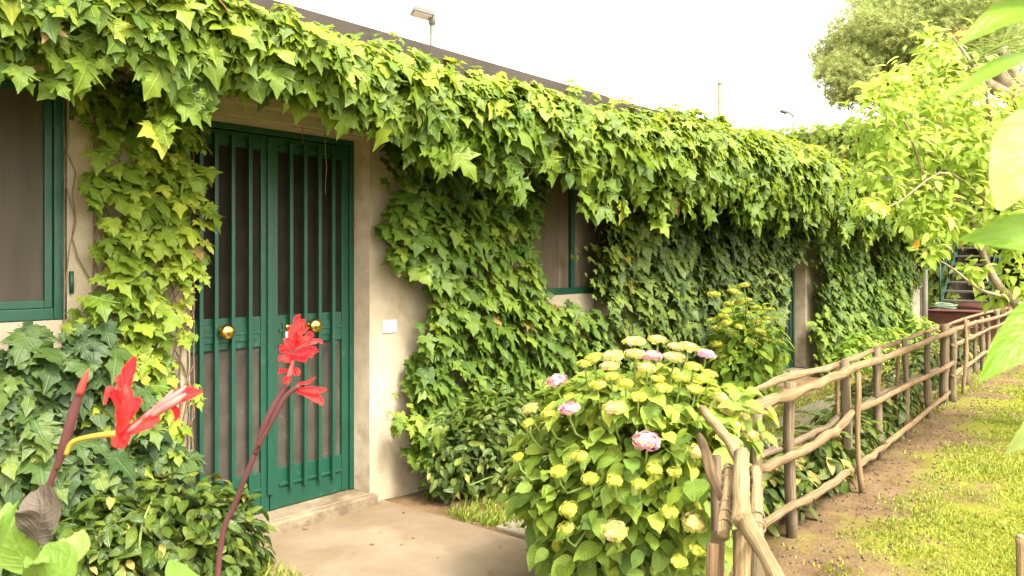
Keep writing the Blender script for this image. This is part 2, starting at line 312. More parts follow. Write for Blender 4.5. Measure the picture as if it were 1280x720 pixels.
def leaf_shape(spec, seed, fold, droop, curl, wob=.03, petiole=.3, pw=.014):
    g = np.random.default_rng(seed); out, asg, mid = spec
    V = [(0, y) for y in mid]; T = []; nm = len(mid)
    for s in (1, -1):
        idx = []
        for i, (x, y) in enumerate(out):
            if i == 0: idx.append(0)
            elif i == len(out) - 1: idx.append(nm - 1)
            else:
                idx.append(len(V)); V.append((s * x * (1 + wob * 2 * g.normal()), y + wob * g.normal()))
        for i in range(len(out) - 1):
            a, b = asg[i], asg[i + 1]
            t = [(a, idx[i], idx[i + 1])] if len({a, idx[i], idx[i + 1]}) == 3 else []
            if a != b and len({a, idx[i + 1], b}) == 3: t.append((a, idx[i + 1], b))
            T += t if s > 0 else [q[::-1] for q in t]
    V = np.array(V); x, y = V[:, 0], V[:, 1]
    z = fold * np.abs(x) - droop * y ** 2 - curl * x ** 2 + wob * 1.6 * g.normal(size=len(V)) * (np.abs(x) > .01)
    P = np.column_stack([x, y, z]); uv = np.column_stack([x + 1, y + 1])
    if petiole:
        k = len(P); P = np.vstack([P, [(-pw, 0, 0), (pw, 0, 0), (pw * .8, -petiole * .6, -petiole * .25), (-pw * .8, -petiole * .6, -petiole * .25), (0, -petiole, -petiole * .6)]])
        uv = np.vstack([uv, [(1, 1)] * 5]); T += [(k, k + 3, k + 2), (k, k + 2, k + 1), (k + 3, k + 4, k + 2)]
    return P, np.array(T, np.int32), uv
SH = {
    'ivy': [leaf_shape(s, i, f, d, c) for i, (s, f, d, c) in enumerate([(IVY, .12, .18, .25), (IVY3, .2, .24, .4), (IVY2, .1, .12, .3), (IVY3, .12, .1, .45), (IVY, .25, .32, .3), (IVY, .18, .25, .1), (IVY, .05, .22, .5), (IVY3, .28, .16, .3)])],
    'hyd': [leaf_shape(HYD, 20 + i, f, d, c, .015, .12, .012) for i, (f, d, c) in enumerate([(.3, .2, .2), (.45, .35, .2), (.2, .1, .5), (.35, .45, .3), (.5, .15, .1)])],
    'ell': [leaf_shape(ELL, 40 + i, f, d, c, .012, .1, .012) for i, (f, d, c) in enumerate([(.35, .2, .2), (.5, .3, .2), (.25, .05, .5), (.4, .4, .3)])],
}
def frames(N, Tp):
    z = unit(N); y = unit(Tp - z * np.sum(Tp * z, -1, keepdims=True)); x = np.cross(y, z); return x, y, z
SHAPE_MESH = {}
def plant(root, shape, mat, P, N, Tp, size, tint, n_single=300, name='leaf', mass='leaf_mass', min_px=9.0):
    """P,N,Tp: place, normal and tip direction of each leaf. The n_single that show largest become leaf objects, the rest one mass."""
    P = np.asarray(P); n = len(P); g = np.random.default_rng(n)
    px, py, dep = project(P); spx = size / np.maximum(dep, .1) * FPX
    inside = (px > -20) & (px < 1300) & (py > -20) & (py < 740) & (dep > .2)
    cell = (px // 9).astype(int) * 4096 + (py // 9).astype(int)
    order = np.argsort(dep); first = {}
    vis = np.zeros(n, bool)
    for i in order:
        c = cell[i]
        if c not in first: first[c] = dep[i]; vis[i] = True
        elif dep[i] < first[c] + .015: vis[i] = True
    score = np.where(inside & vis & (spx >= min_px), spx, 0)
    pick = np.argsort(-score)[:n_single]; pick = pick[score[pick] > 0]
    var = g.integers(0, len(SH[shape]), n); X, Y, Z = frames(np.asarray(N), np.asarray(Tp))
    for i in pick:
        k = (shape, int(var[i]), mat)
        if k not in SHAPE_MESH:
            v, t, uv = SH[shape][var[i]]; SHAPE_MESH[k] = mesh_np(name, v, t, M[mat], True, uv, np.zeros(len(v)))
        o = bpy.data.objects.new(name, SHAPE_MESH[k]); COL.objects.link(o); o.parent = root
        m = Matrix((X[i], Y[i], Z[i])).transposed()
        o.location = Vector(P[i]) - root.location; o.rotation_euler = m.to_euler(); s = float(size[i]); o.scale = (s, s, s)
        o.color = (float(tint[i]), 0, 0, 1)
    rest = np.ones(n, bool); rest[pick] = False
    Vs, Ts, Us, Cs, k = [], [], [], [], 0
    for v_i in range(len(SH[shape])):
        ii = np.where(rest & (var == v_i))[0]
        if not len(ii): continue
        v, t, uv = SH[shape][v_i]; B = np.stack([X[ii], Y[ii], Z[ii]], 1)
        W = np.einsum('vk,nkj->nvj', v, B) * size[ii, None, None] + P[ii, None, :]
        Vs.append(W.reshape(-1, 3)); Ts.append((t[None] + (np.arange(len(ii)) * len(v))[:, None, None] + k).reshape(-1, 3))
        Us.append(np.tile(uv, (len(ii), 1))); Cs.append(np.repeat(tint[ii], len(v))); k += len(ii) * len(v)
    if Vs:
        c = np.array(root.location)
        me = mesh_np(mass, np.vstack(Vs) - c, np.vstack(Ts), M[mat], True, np.vstack(Us), np.concatenate(Cs))
        o = link(mass, me, root, (0, 0, 0)); o.color = (0, 0, 0, 1); o['kind'] = 'stuff'
    return root

def inpoly(x, y, poly):
    ins = np.zeros(len(x), bool); k = len(poly)
    for i in range(k):
        x0, y0 = poly[i]; x1, y1 = poly[(i + 1) % k]
        c = ((y0 > y) != (y1 > y)) & (x < (x1 - x0) * (y - y0) / (y1 - y0 + 1e-12) + x0); ins ^= c
    return ins

# ================================================================== SETTING: ground
def sheet(name, x0, x1, y0, y1, z, nx, ny, mat, bumpf=None):
    xs, ys = np.linspace(x0, x1, nx + 1), np.linspace(y0, y1, ny + 1); gx, gy = np.meshgrid(xs, ys)
    gz = np.full_like(gx, z) + (bumpf(gx, gy) if bumpf else 0)
    V = np.column_stack([gx.ravel(), gy.ravel(), gz.ravel()]); F = []
    i = np.arange(nx)[None] + np.arange(ny)[:, None] * (nx + 1); F = np.stack([i, i + 1, i + nx + 2, i + nx + 1], -1).reshape(-1, 4)
    return obj(name, V, F, mat, None, True)
def groundmat():
    m, n, b = nodes_of('soil_and_turf')
    ge = n.nodes.new('ShaderNodeNewGeometry'); v = ge.outputs['Position']
    t1 = noise(n, 3.0, 8, .65, v); r1 = ramp(n, [(.3, (.075, .046, .024)), (.5, (.135, .086, .045)), (.7, (.19, .128, .07))]); n.links.new(t1.outputs[0], r1.inputs[0])
    t2 = noise(n, 28, 4, .6, v); r2 = ramp(n, [(.35, (.12, .125, .014)), (.7, (.20, .195, .026))]); n.links.new(t2.outputs[0], r2.inputs[0])
    sx = n.nodes.new('ShaderNodeSeparateXYZ'); n.links.new(v, sx.inputs[0])
    t3 = noise(n, 1.1, 6, .7, v)
    # turf starts a little way out from the fence line and is patchy
    d = math_(n, 'SUBTRACT', math_(n, 'MULTIPLY_ADD', sx.outputs[0], .057, -2.52 - .46), sx.outputs[1])
    f = math_(n, 'ADD', math_(n, 'MULTIPLY', d, .8), math_(n, 'MULTIPLY_ADD', t3.outputs[0], 2.6, -1.15))
    mr = n.nodes.new('ShaderNodeMapRange'); mr.inputs[1].default_value = -.05; mr.inputs[2].default_value = .35; n.links.new(f, mr.inputs[0])
    mx = n.nodes.new('ShaderNodeMixRGB'); n.links.new(mr.outputs[0], mx.inputs[0]); n.links.new(r1.outputs[0], mx.inputs[1]); n.links.new(r2.outputs[0], mx.inputs[2])
    n.links.new(mx.outputs[0], b.inputs['Base Color']); b.inputs['Roughness'].default_value = .95; b.inputs['Specular IOR Level'].default_value = .1
    t4 = noise(n, 45, 6, .7, v); bp = n.nodes.new('ShaderNodeBump'); bp.inputs['Strength'].default_value = .9; bp.inputs['Distance'].default_value = .03
    n.links.new(t4.outputs[0], bp.inputs['Height']); n.links.new(bp.outputs[0], b.inputs['Normal'])
    return m
M['ground'] = groundmat()
far = sheet('ground', -700, 700, -700, 700, -.08, 2, 2, M['ground']); far['kind'] = 'structure'
def gb(x, y): return .012 * vnoise(x * 2.1, y * 2.3, 1.) + .006 * vnoise(x * 7, y * 7.7, 2.)
near = sheet('garden_ground', -6, 30, -16, .1, -.015, 360, 160, M['ground'], gb); near['kind'] = 'structure'
FA, FB = np.array([4.3, -2.27]), np.array([17.6, -1.5])          # the fence line
def fence_y(x): return FA[1] + (x - FA[0]) * (FB[1] - FA[1]) / (FB[0] - FA[0])

# slab before the door, flagstones of the garden path
def prism(name, poly, z0, z1, mat, parent=None, bevel=.01):
    k = len(poly); V = [(x, y, z0) for x, y in poly] + [(x, y, z1) for x, y in poly]
    F = [tuple(range(k))[::-1], tuple(range(k, 2 * k))] + [(i, (i + 1) % k, (i + 1) % k + k, i + k) for i in range(k)]
    return obj(name, V, F, mat, parent, False, bevel)
slab = prism('concrete_path', [(1.2, -4.6), (2.45, -4.6), (2.62, -2.4), (2.95, -1.85), (3.42, -1.5), (3.52, -1.2), (3.55, -.003), (3.475, -.003), (3.475, -.058), (2.42, -.058), (2.36, -.5), (2.2, -1.0), (1.6, -2.2)], -.06, .0, M['concrete'], None, .012)
slab['kind'] = 'structure'
path = bpy.data.objects.new('garden_path', None); COL.objects.link(path); path.location = (3.6, -1.2, 0); path['kind'] = 'structure'
x = 3.58
while x < 17.0:
    L = R_.uniform(.72, .95); j = lambda: R_.uniform(-.03, .03)
    prism('flagstone', [(x + j(), -1.68 + j()), (x + L + j(), -1.68 + j()), (x + L + j(), -.88 + j()), (x + j(), -.88 + j())], -.05, .006 + R_.uniform(-.004, .006), M['paving'], path, .012)
    x += L + (.02 if x < 4 else R_.uniform(.10, .22))

# ================================================================== HOUSE
house = thing('house', 'long low cream stucco house with green doors and a brown eave above the ivy', 'house', (8, 0, 0))
OPEN = [(-.3, 1.64, 1.24, 2.34, .05), (2.24, 3.44, .062, 2.27, .17), (5.05, 6.36, 1.235, 2.30, .07), (9.9, 11.1, .09, 2.25, .16), (15.95, 17.0, 1.06, 2.2, .07)]
xs = sorted({-2.5, 17.4} | {a for o in OPEN for a in o[:2]}); zs = sorted({-.05, 2.74} | {a for o in OPEN for a in o[2:4]})
V, F = [], []
def quad(a, b, c, d):
    k = len(V); V.extend([a, b, c, d]); F.append((k, k + 1, k + 2, k + 3))
for i in range(len(xs) - 1):
    for k in range(len(zs) - 1):
        mx_, mz_ = (xs[i] + xs[i + 1]) / 2, (zs[k] + zs[k + 1]) / 2
        if any(o[0] < mx_ < o[1] and o[2] < mz_ < o[3] for o in OPEN): continue
        quad((xs[i], 0, zs[k]), (xs[i + 1], 0, zs[k]), (xs[i + 1], 0, zs[k + 1]), (xs[i], 0, zs[k + 1]))
quad((17.4, 0, -.05), (17.4, 7, -.05), (17.4, 7, 2.74), (17.4, 0, 2.74))
quad((-2.5, 7, -.05), (-2.5, 0, -.05), (-2.5, 0, 2.74), (-2.5, 7, 2.74))
quad((17.4, 7, -.05), (-2.5, 7, -.05), (-2.5, 7, 2.74), (17.4, 7, 2.74))
obj('wall', V, F, M['stucco'], house)
for o in OPEN:
    V, F = [], []; x0, x1, z0, z1, d = o; d += .04
    quad((x1, 0, z0), (x1, d, z0), (x1, d, z1), (x1, 0, z1)); quad((x0, d, z0), (x0, 0, z0), (x0, 0, z1), (x0, d, z1))
    quad((x0, 0, z1), (x1, 0, z1), (x1, d, z1), (x0, d, z1))
    if z0 > .5: quad((x0, d, z0), (x1, d, z0), (x1, 0, z0), (x0, 0, z0))
    obj('reveal', V, F, M['reveal'], house)
box('plinth', (15.6, 17.38, -.012, -.0005, -.04, 1.0), M['soffit'], house, 0)
# roof
rf = obj('roof', [(-2.7, -.53, 2.70), (17.6, -.53, 2.70), (17.6, 7.3, 3.05), (-2.7, 7.3, 3.05), (-2.7, -.53, 2.74), (17.6, -.53, 2.74), (17.6, 7.3, 3.09), (-2.7, 7.3, 3.09)], BOXF, M['roof'], house)
box('fascia', (-2.7, 17.6, -.57, -.532, 2.60, 2.755), M['fascia'], house, .006)
box('soffit', (-2.69, 17.55, -.53, .0, 2.655, 2.695), M['soffit'], house, 0)
box('lintel', (2.12, 3.60, -.035, -.002, 2.275, 2.40), M['stucco'], house, .008)
box('lintel', (2.30, 3.50, -.085, -.036, 2.335, 2.43), M['stucco'], house, .012)
st = box('step', (2.18, 3.47, -.05, .21, -.04, .060), M['step'], house, .012)
st2 = box('step', (9.85, 11.15, -.1, .2, -.04, .085), M['concrete'], house, .012)

def door_leaf(x0, x1, yd, z0, z1, knob_x, bars, hide=False):
    d = thing('door', '', '', ((x0 + x1) / 2, yd, z0)); del d['label']; del d['category']; d.parent = house
    d.location = Vector(((x0 + x1) / 2, yd, z0)) - house.location
    sw = .055
    box('stile', (x0 + .002, x0 + sw, yd, yd + .04, z0 + .004, z1 - .004), M['green'], d); box('stile', (x1 - sw, x1 - .002, yd, yd + .04, z0 + .004, z1 - .004), M['green'], d)
    for (a, b) in ((z0 + .004, z0 + .235), (z0 + .955, z0 + 1.13), (z1 - .09, z1 - .004)):
        box('rail', (x0 + sw, x1 - sw, yd + .004, yd + .038, a, b), M['green'], d)
    box('rail', (x0 + sw + .03, x1 - sw - .03, yd - .003, yd + .003, z0 + .995, z0 + 1.09), M['green'], d, .004)
    box('lower_panel', (x0 + sw, x1 - sw, yd + .02, yd + .03, z0 + .235, z0 + .955), M['dusty_lit'], d, 0)
    box('upper_panel', (x0 + sw, x1 - sw, yd + .02, yd + .03, z0 + 1.13, z1 - .09), M['screen'], d, 0)  # darker screen puts the eave's shade into the upper panel's colour
    for bx in bars: box('bar', (bx - .0115, bx + .0115, yd - .030, yd - .008, z0 + .11, z1 - .03), M['green'], d, .003)
    for zz in (z0 + .14, z0 + 1.04, z1 - .06):
        box('bar_bracket', (x0 + .06, x1 - .06, yd - .008, yd + .0035, zz - .008, zz + .008), M['green'], d, .002)
    if knob_x:
        v, f = lathe([(0, .028), (.006, .028), (.008, .014), (.028, .013), (.034, .026), (.042, .037), (.054, .043), (.066, .041), (.076, .031), (.082, .014), (.083, .002)], (knob_x, yd - .003, z0 + 1.06), (0, -1, 0), 20)
        obj('handle', v, f, M['brass'], d, True)
        kx = knob_x - .16 if knob_x > 2.8 else None
        if kx and not hide:
            v, f = lathe([(0, .016), (.010, .016), (.013, .010), (.014, .003)], (kx, yd - .003, z0 + 1.06), (0, -1, 0), 14); obj('lock', v, f, M['brass'], d, True)
            box('keyhole_plate', (kx - .012, kx + .012, yd - .0065, yd - .003, z0 + .985, z0 + 1.035), M['plate'], d, .001)
    return d
YD = .155
bx = [on_y(p, 300, YD - .02)[0] for p in (251, 270, 291, 312.5)]; bx2 = [on_y(p, 300, YD - .02)[0] for p in (363.7, 381.5, 399.5, 416.5)]
box('door_frame', (2.241, 2.275, YD - .01, YD + .05, .0605, 2.268), M['green'], house); box('door_frame', (3.405, 3.439, YD - .01, YD + .05, .0605, 2.268), M['green'], house)
box('door_frame', (2.275, 3.405, YD - .01, YD + .05, 2.235, 2.268), M['green'], house)
XM = on_y(337, 300, YD)[0]
d1 = door_leaf(2.277, XM - .002, YD, .062, 2.233, on_y(283, 410, YD - .05)[0], bx)
d2 = door_leaf(XM + .002, 3.403, YD, .062, 2.233, on_y(393, 403, YD - .05)[0], bx2)
box('door_stop', (XM - .02, XM + .02, YD - .014, YD - .001, .16, 2.22), M['green'], d2)
door_leaf(9.92, 10.5, .14, .088, 2.245, None, [10.0, 10.12, 10.24, 10.36]); door_leaf(10.504, 11.085, .14, .088, 2.245, None, [10.6, 10.72, 10.84, 10.96])
def window(x0, x1, z0, z1, y, mullions, panel, green=True, sill=False):
    d = bpy.data.objects.new('window', None); COL.objects.link(d); d.parent = house; d.location = Vector(((x0 + x1) / 2, y, z0)) - house.location
    g = M['green'] if green else M['pipe']; fw = .055
    for b in ((x0, x0 + fw, z0, z1), (x1 - fw, x1, z0, z1)): box('frame', (b[0] + .001, b[1], y - .03, y + .03, b[2] + .002, b[3] - .002), g, d, .004)
    for b in ((z0, z0 + fw), (z1 - fw, z1)): box('frame', (x0 + fw, x1 - fw, y - .028, y + .028, b[0] + .002, b[1] - .001), g, d, .004)
    inner = [x0 + fw] + list(mullions) + [x1 - fw]
    for m_ in mullions: box('mullion', (m_ - .022, m_ + .022, y - .035, y + .02, z0 + fw, z1 - fw), g, d, .004)
    for a, b in zip(inner[:-1], inner[1:]):
        if 'screen' in panel or not green:
            for s in ((a + .002, a + .035), (b - .035, b - .002)): box('sash', (s[0], s[1], y - .018, y + .012, z0 + fw, z1 - fw), g, d, .003)
            for s in ((z0 + fw, z0 + fw + .035), (z1 - fw - .035, z1 - fw)): box('sash', (a + .035, b - .035, y - .016, y + .012, s[0], s[1]), g, d, .003)
        box('panel', (a, b, y + .0, y + .008, z0 + fw, z1 - fw), M[panel], d, 0)
    if sill: box('sill', (x0 - .05, x1 + .05, -.06, y - .031, z0 - .05, z0 - .002), M['concrete'], d, .006)
    return d
wa = window(-.3, 1.64, 1.24, 2.34, .03, [.67], 'wscreen')
for zz in (1.36, 2.15):
    v, f = tube([(1.655, -.012, zz), (1.655, -.012, zz + .10)], .010, 8); obj('hinge', v, f, M['green'], wa, True)
wb = window(5.05, 6.36, 1.235, 2.30, .04, [on_y(716, 300, .01)[0]], 'rust')
wc = window(15.95, 17.0, 1.06, 2.2, .04, [16.47], 'screen', False, True)
v, f = tube([(on_y(549, 250, -.02)[0], -.022, .05), (on_y(549, 250, -.02)[0], -.022, 2.64)], .016, 8); obj('conduit', v, f, M['pipe'], house, True)
v, f = tube([(17.3, -.09, .0), (17.3, -.09, 2.58)], .05, 12); obj('downpipe', v, f, M['pipe'], house, True)
p = on_y(486, 408, 0)
plate = thing('doorbell_plate', 'small white rectangular doorbell plate on the stucco beside the green double door', 'doorbell', (p[0], 0, p[2] - .04))
box('plate', (p[0] - .06, p[0] + .06, -.012, -.0005, p[2] - .04, p[2] + .04), M['plate'], plate, .004)
box('button', (p[0] - .014, p[0] + .014, -.017, -.0125, p[2] - .022, p[2] + .022), M['plate'], plate, .002)

# ================================================================== cross building behind the stairs
XB = 22.8
cross = thing('rear_building', 'tall ivy covered rear building standing across the end of the garden', 'building', (XB + 3, 3, 0))
v, f = boxes([(XB, XB + 7, -7, -1.7, -.05, 4.95), (XB, XB + 7, .4, 16, -.05, 4.95), (XB + 3.0, XB + 7, -1.7, .4, -.05, 4.95), (XB, XB + 3.0, -1.7, .4, 2.9, 4.95)]); obj('wall', v, f, M['rear_wall'], cross)
box('roof', (XB - .12, XB + 7.1, -7.1, 16.1, 4.952, 5.05), M['roof'], cross, .01)

# red tiled steps and the iron stair
rs = thing('tiled_steps', 'low red tiled steps below the open iron staircase', 'steps', (18.6, -.8, 0))
box('lower_step', (17.75, 18.15, -2.0, .18, -.05, .26), M['redtile'], rs, .01); box('upper_step', (18.1505, 22.7, -2.0, .18, -.05, .52), M['redtile'], rs, .01)
for k in range(8): box('tread_tile', (18.11, 18.45, -1.98 + k * .27, -1.98 + k * .27 + .262, .522, .545), M['redtile'], rs, .004)
stair = thing('staircase', 'open iron staircase with teal railings climbing the ivy covered rear building', 'staircase', (20, -.4, .52))
SY0, SY1 = -.84, .06
for k in range(12):
    xx, zz = 19.3 + .27 * k, .52 + .19 * (k + 1)
    box('tread', (xx, xx + .30, SY0 + .03, SY1 - .03, zz - .045, zz), M['tread'], stair, .006)
def slant(name, y, za, zb, r, x0=19.25, x1=22.6):
    v, f = tube([(x0, y, za), (x1, y, zb)], r, 8); return obj(name, v, f, M['teal'], stair, True)
for y in (SY0, SY1):
    V_ = [(19.2, y - .02, .52), (19.45, y - .02, .52), (22.7, y - .02, 2.81), (22.7, y - .02, 3.03), (19.2, y + .02, .52), (19.45, y + .02, .52), (22.7, y + .02, 2.81), (22.7, y + .02, 3.03)]
    obj('stringer', V_, [(0, 1, 2, 3), (7, 6, 5, 4), (0, 4, 5, 1), (1, 5, 6, 2), (2, 6, 7, 3), (3, 7, 4, 0)], M['teal'], stair)
    slant('handrail', y, 1.50, 3.86, .022); slant('handrail', y, 1.08, 3.44, .014)
    for k in range(5):
        xx = 19.3 + .8 * k; zz = .55 + (xx - 19.25) * .704; v, f = tube([(xx, y, zz), (xx, y, zz + .97)], .018, 8); obj('baluster', v, f, M['teal'], stair, True)
hp = []
for i in range(140):
    t = i / 139 * 2 * math.pi * 5; rr = .20 + .05 * math.sin(t * .37); hp.append((18.75 + rr * math.cos(t) * .7, -.12 - rr * math.sin(t) + .0, .56 + .012 + .018 * (i / 28) + .01 * math.sin(t * 2.3)))
v, f = tube(hp, .011, 6); ho = obj('garden_hose', v, f, M['hose'], None, True); tag(ho, 'coiled pale green garden hose lying on the red tiled steps', 'hose')

# ================================================================== lamps and poles behind the roof
def lamp_thing(name, label, cat, px, py_top, depth, z_base, arm, headw, mat, r=.05, head=True):
    b = at(px, py_top, depth); t = thing(name, label, cat, (b[0], b[1], z_base))
    v, f = tube([(b[0], b[1], z_base), (b[0], b[1], (z_base + b[2]) / 2), (b[0], b[1], b[2])], [r * 1.2, r * 1.05, r], 10); obj('pole', v, f, M[mat], t, True)
    return t, b
t, b = lamp_thing('floodlight', 'ribbed floodlight on a short pole standing on the house roof', 'lamp', 540, 20, 12, 2.95, 0, 0, 'lampgrey', .035)
v, f = tube([b + (0, 0, -.12), b + (0, 0, .02)], .055, 10); obj('bracket', v, f, M['lampgrey'], t, True)
a0, a1 = at(541, 20, 12), at(515, 13, 11.9); dirv = unit(a1 - a0); side = unit(np.cross(dirv, UP)); nn = np.cross(side, dirv)
def slab_along(p0, p1, wdt, th):
    dv = unit(p1 - p0); sd = unit(np.cross(dv, UP)); nv = np.cross(sd, dv)
    return [p0 - sd * wdt - nv * th, p1 - sd * wdt - nv * th, p1 + sd * wdt - nv * th, p0 + sd * wdt - nv * th, p0 - sd * wdt + nv * th, p1 - sd * wdt + nv * th, p1 + sd * wdt + nv * th, p0 + sd * wdt + nv * th]
obj('lamp_head', slab_along(a0, a1, .14, .035), BOXF, M['lampgrey'], t, False, .01)
obj('lens', slab_along(a0 + dirv * .03 - nn * .042, a1 - dirv * .02 - nn * .042, .12, .006), BOXF, M['lampglass'], t)
for k in range(5):
    q = a0 + (a1 - a0) * (k + .5) / 5; obj('fin', slab_along(q - dirv * .008 + nn * .05, q + dirv * .008 + nn * .05, .13, .015), BOXF, M['lampgrey'], t)
t, b = lamp_thing('street_lamp', 'slim street lamp with a drooping head beyond the ivy covered roof', 'street lamp', 992, 145, 34, 0, 0, 0, 'lampgrey', .06)
a1 = at(978, 139, 34); v, f = tube([b, (b + a1) / 2 + (0, 0, .06), a1], .04, 8); obj('arm', v, f, M['lampgrey'], t, True)
a2 = at(984, 141, 34); obj('lamp_head', slab_along(a2, a1 + (a1 - a2) * .4, .16, .05), BOXF, M['lampgrey'], t, False, .02)
t, b = lamp_thing('white_pole', 'thin white metal pole rising behind the ivy covered eave', 'pole', 1000, 122, 26, 0, 0, 0, 'white', .05)
v, f = lathe([(0, .06), (.02, .075), (.05, .05), (.07, .005)], b, (0, 0, 1), 10); obj('cap', v, f, M['white'], t, True)
t, b = lamp_thing('concrete_pole', 'stout pale concrete pole rising beyond the eave of the house', 'pole', 900, 106, 30, 0, 0, 0, 'paving', .09)
v, f = lathe([(0, .09), (.02, .11), (.06, .11), (.08, .02)], b, (0, 0, 1), 10); obj('cap', v, f, M['paving'], t, True)

# ================================================================== IVY
def wall_ivy(name, label, mat, polys, dens, size, y0, y1, tint, up=.55, n_single=300, vines=None, seed=1, lump=.10):
    g = np.random.default_rng(seed); Ps, Ns, Ts, Ss, Cs = [], [], [], [], []
    for (poly, dm, sm, tm) in polys:
        q = [(on_y(a, b, -.05)[0], on_y(a, b, -.05)[2]) for a, b in poly]
        xa, xb = min(a for a, _ in q), max(a for a, _ in q); za, zb = min(b for _, b in q), max(b for _, b in q); za = max(za, .0)
        n = int((xb - xa) * (zb - za) * dens * dm); x = g.uniform(xa, xb, n); z = g.uniform(za, zb, n)
        jx, jz = x + g.normal(0, .025, n), z + g.normal(0, .025, n); k = inpoly(jx, jz, q)
        hole = vnoise(x * 3.1, z * 2.9, seed) > -.72
        k &= hole | (g.random(n) < .35); x, z = x[k], z[k]; n = len(x)
        lum = .5 + .5 * vnoise(x * 2.6, z * 2.8, seed + 3)
        y = -(y0 + (y1 - y0) * g.random(n) + lump * lum)
        Ps.append(np.column_stack([x, y, z]))
        lat = .35 * vnoise(x * 1.7, z * 1.5, seed + 9)
        N_ = np.column_stack([lat + g.normal(0, .28, n), -np.ones(n), up + g.normal(0, .34, n)])
        Ns.append(N_); Ts.append(np.column_stack([lat * .6 + g.normal(0, .38, n), np.full(n, -.55), -np.ones(n)]))
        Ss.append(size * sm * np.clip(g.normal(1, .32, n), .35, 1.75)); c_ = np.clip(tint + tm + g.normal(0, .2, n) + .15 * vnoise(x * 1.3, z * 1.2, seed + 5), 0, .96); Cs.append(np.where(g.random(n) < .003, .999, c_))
    P = np.vstack(Ps); base = (float(P[:, 0].mean()), -.06, 0.0)
    root = thing(name, label, 'ivy', base, 'ivy climbing the house wall')
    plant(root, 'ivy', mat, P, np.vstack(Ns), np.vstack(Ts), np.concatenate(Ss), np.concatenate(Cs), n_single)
    # climbing stems against the wall
    tl = []
    for (xa, xb, ztop, cnt) in (vines or []):
        for i in range(cnt):
            xx = g.uniform(xa, xb); z = 0.02 + g.random() * .1; pts = [(xx, -.015, z)]; dx = g.normal(0, .25)
            top = ztop * g.uniform(.75, 1)
            while z < top:
                dx = .7 * dx + g.normal(0, .30); xx += dx * .10; xx = min(max(xx, xa - .1), xb + .1); z += .10; pts.append((xx, -.014 - .01 * g.random(), z))
            if len(pts) > 3: tl.append((pts, np.linspace(g.uniform(.004, .008), .0015, len(pts)), 5))
    if tl:
        v, f = tubes(tl); obj('vine_stem', v, f, M['vine'], root, True)
    return root

wall_ivy('ivy', 'lime green ivy column climbing the stucco between the screened window and double door', 'ivy_lime',
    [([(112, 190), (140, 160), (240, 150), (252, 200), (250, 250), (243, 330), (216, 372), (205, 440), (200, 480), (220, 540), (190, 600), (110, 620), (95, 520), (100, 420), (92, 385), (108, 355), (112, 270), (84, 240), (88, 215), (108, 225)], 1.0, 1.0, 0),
     ([(92, 66), (245, 70), (245, 122), (92, 122)], .55, 1.0, -.25), ([(88, 118), (240, 110), (242, 165), (140, 170), (95, 160)], .85, 1.0, -.25), ([(215, 370), (245, 355), (245, 395), (225, 425), (205, 430)], .5, .7, .2),  # upper bands tinted darker: shade below the eave put into the leaf colour
     ([(222, 455), (255, 470), (250, 500), (228, 505)], .5, .65, .25)],
    690, .082, .02, .15, .58, up=1.05, vines=[(1.85, 2.12, 2.7, 14), (1.72, 2.15, 2.7, 16)], seed=4, lump=.05)
wall_ivy('ivy', 'dark green large leaved ivy heaped below the sill of the screened window', 'ivy_dark',
    [([(-60, 405), (85, 404), (120, 400), (150, 470), (185, 540), (240, 560), (235, 640), (150, 720), (-60, 760)], 1.0, 1.0, 0), ([(-40, 470), (60, 480), (70, 560), (-40, 560)], .25, .9, .3)],
    540, .099, .03, .16, .40, up=.9, vines=[(.9, 1.9, 1.2, 8)], seed=5, lump=.14)
wall_ivy('ivy', 'broad mid green ivy sheet between the doorbell plate and the brown shuttered window', 'ivy_mid',
    [([(466, 262), (480, 235), (540, 240), (650, 243), (654, 330), (672, 378), (735, 384), (762, 440), (735, 580), (640, 625), (560, 600), (500, 570), (503, 500), (512, 440), (523, 385), (518, 348), (478, 335), (470, 300)], 1.0, 1.0, 0),
     ([(466, 185), (662, 200), (660, 262), (466, 250)], .75, 1.0, -.15), ([(462, 500), (490, 484), (520, 500), (512, 535), (480, 538)], .7, .75, .5)],  # band under the eave fringe: its shadow painted as a darker tint
    455, .104, .03, .18, .56, up=1.0, vines=[(3.95, 5.0, 2.7, 18)], seed=6, lump=.09)
wall_ivy('ivy', 'dark green drooping ivy curtain between the brown shuttered window and the far green door', 'ivy_dark',
    [([(738, 215), (800, 225), (990, 262), (996, 285), (974, 330), (958, 365), (950, 450), (930, 560), (740, 600), (745, 470), (722, 388), (738, 365)], 1.0, 1.0, 0), ([(736, 225), (764, 235), (762, 360), (738, 372)], .8, .8, .35), ([(706, 285), (716, 285), (716, 372), (706, 372)], .5, .55, .4)],
    400, .110, .03, .22, .62, up=.85, vines=[(5.9, 9.8, 2.7, 30)], seed=7, lump=.16)
wall_ivy('ivy', 'dense small leaved ivy on the stretch of wall beyond the far green door', 'ivy_mid',
    [([(1012, 290), (1062, 275), (1068, 325), (1075, 345), (1083, 345), (1083, 280), (1138, 270), (1143, 330), (1126, 360), (1124, 400), (1112, 440), (1030, 470), (1012, 440)], 1.0, 1.0, 0), ([(1000, 290), (1016, 280), (1014, 330), (1004, 330)], .7, .8, .2), ([(1003, 400), (1018, 380), (1020, 460), (1006, 465)], .5, .8, .5)],
    410, .106, .03, .22, .55, up=.85, vines=[(11.3, 16, 2.6, 16)], seed=8, lump=.16)

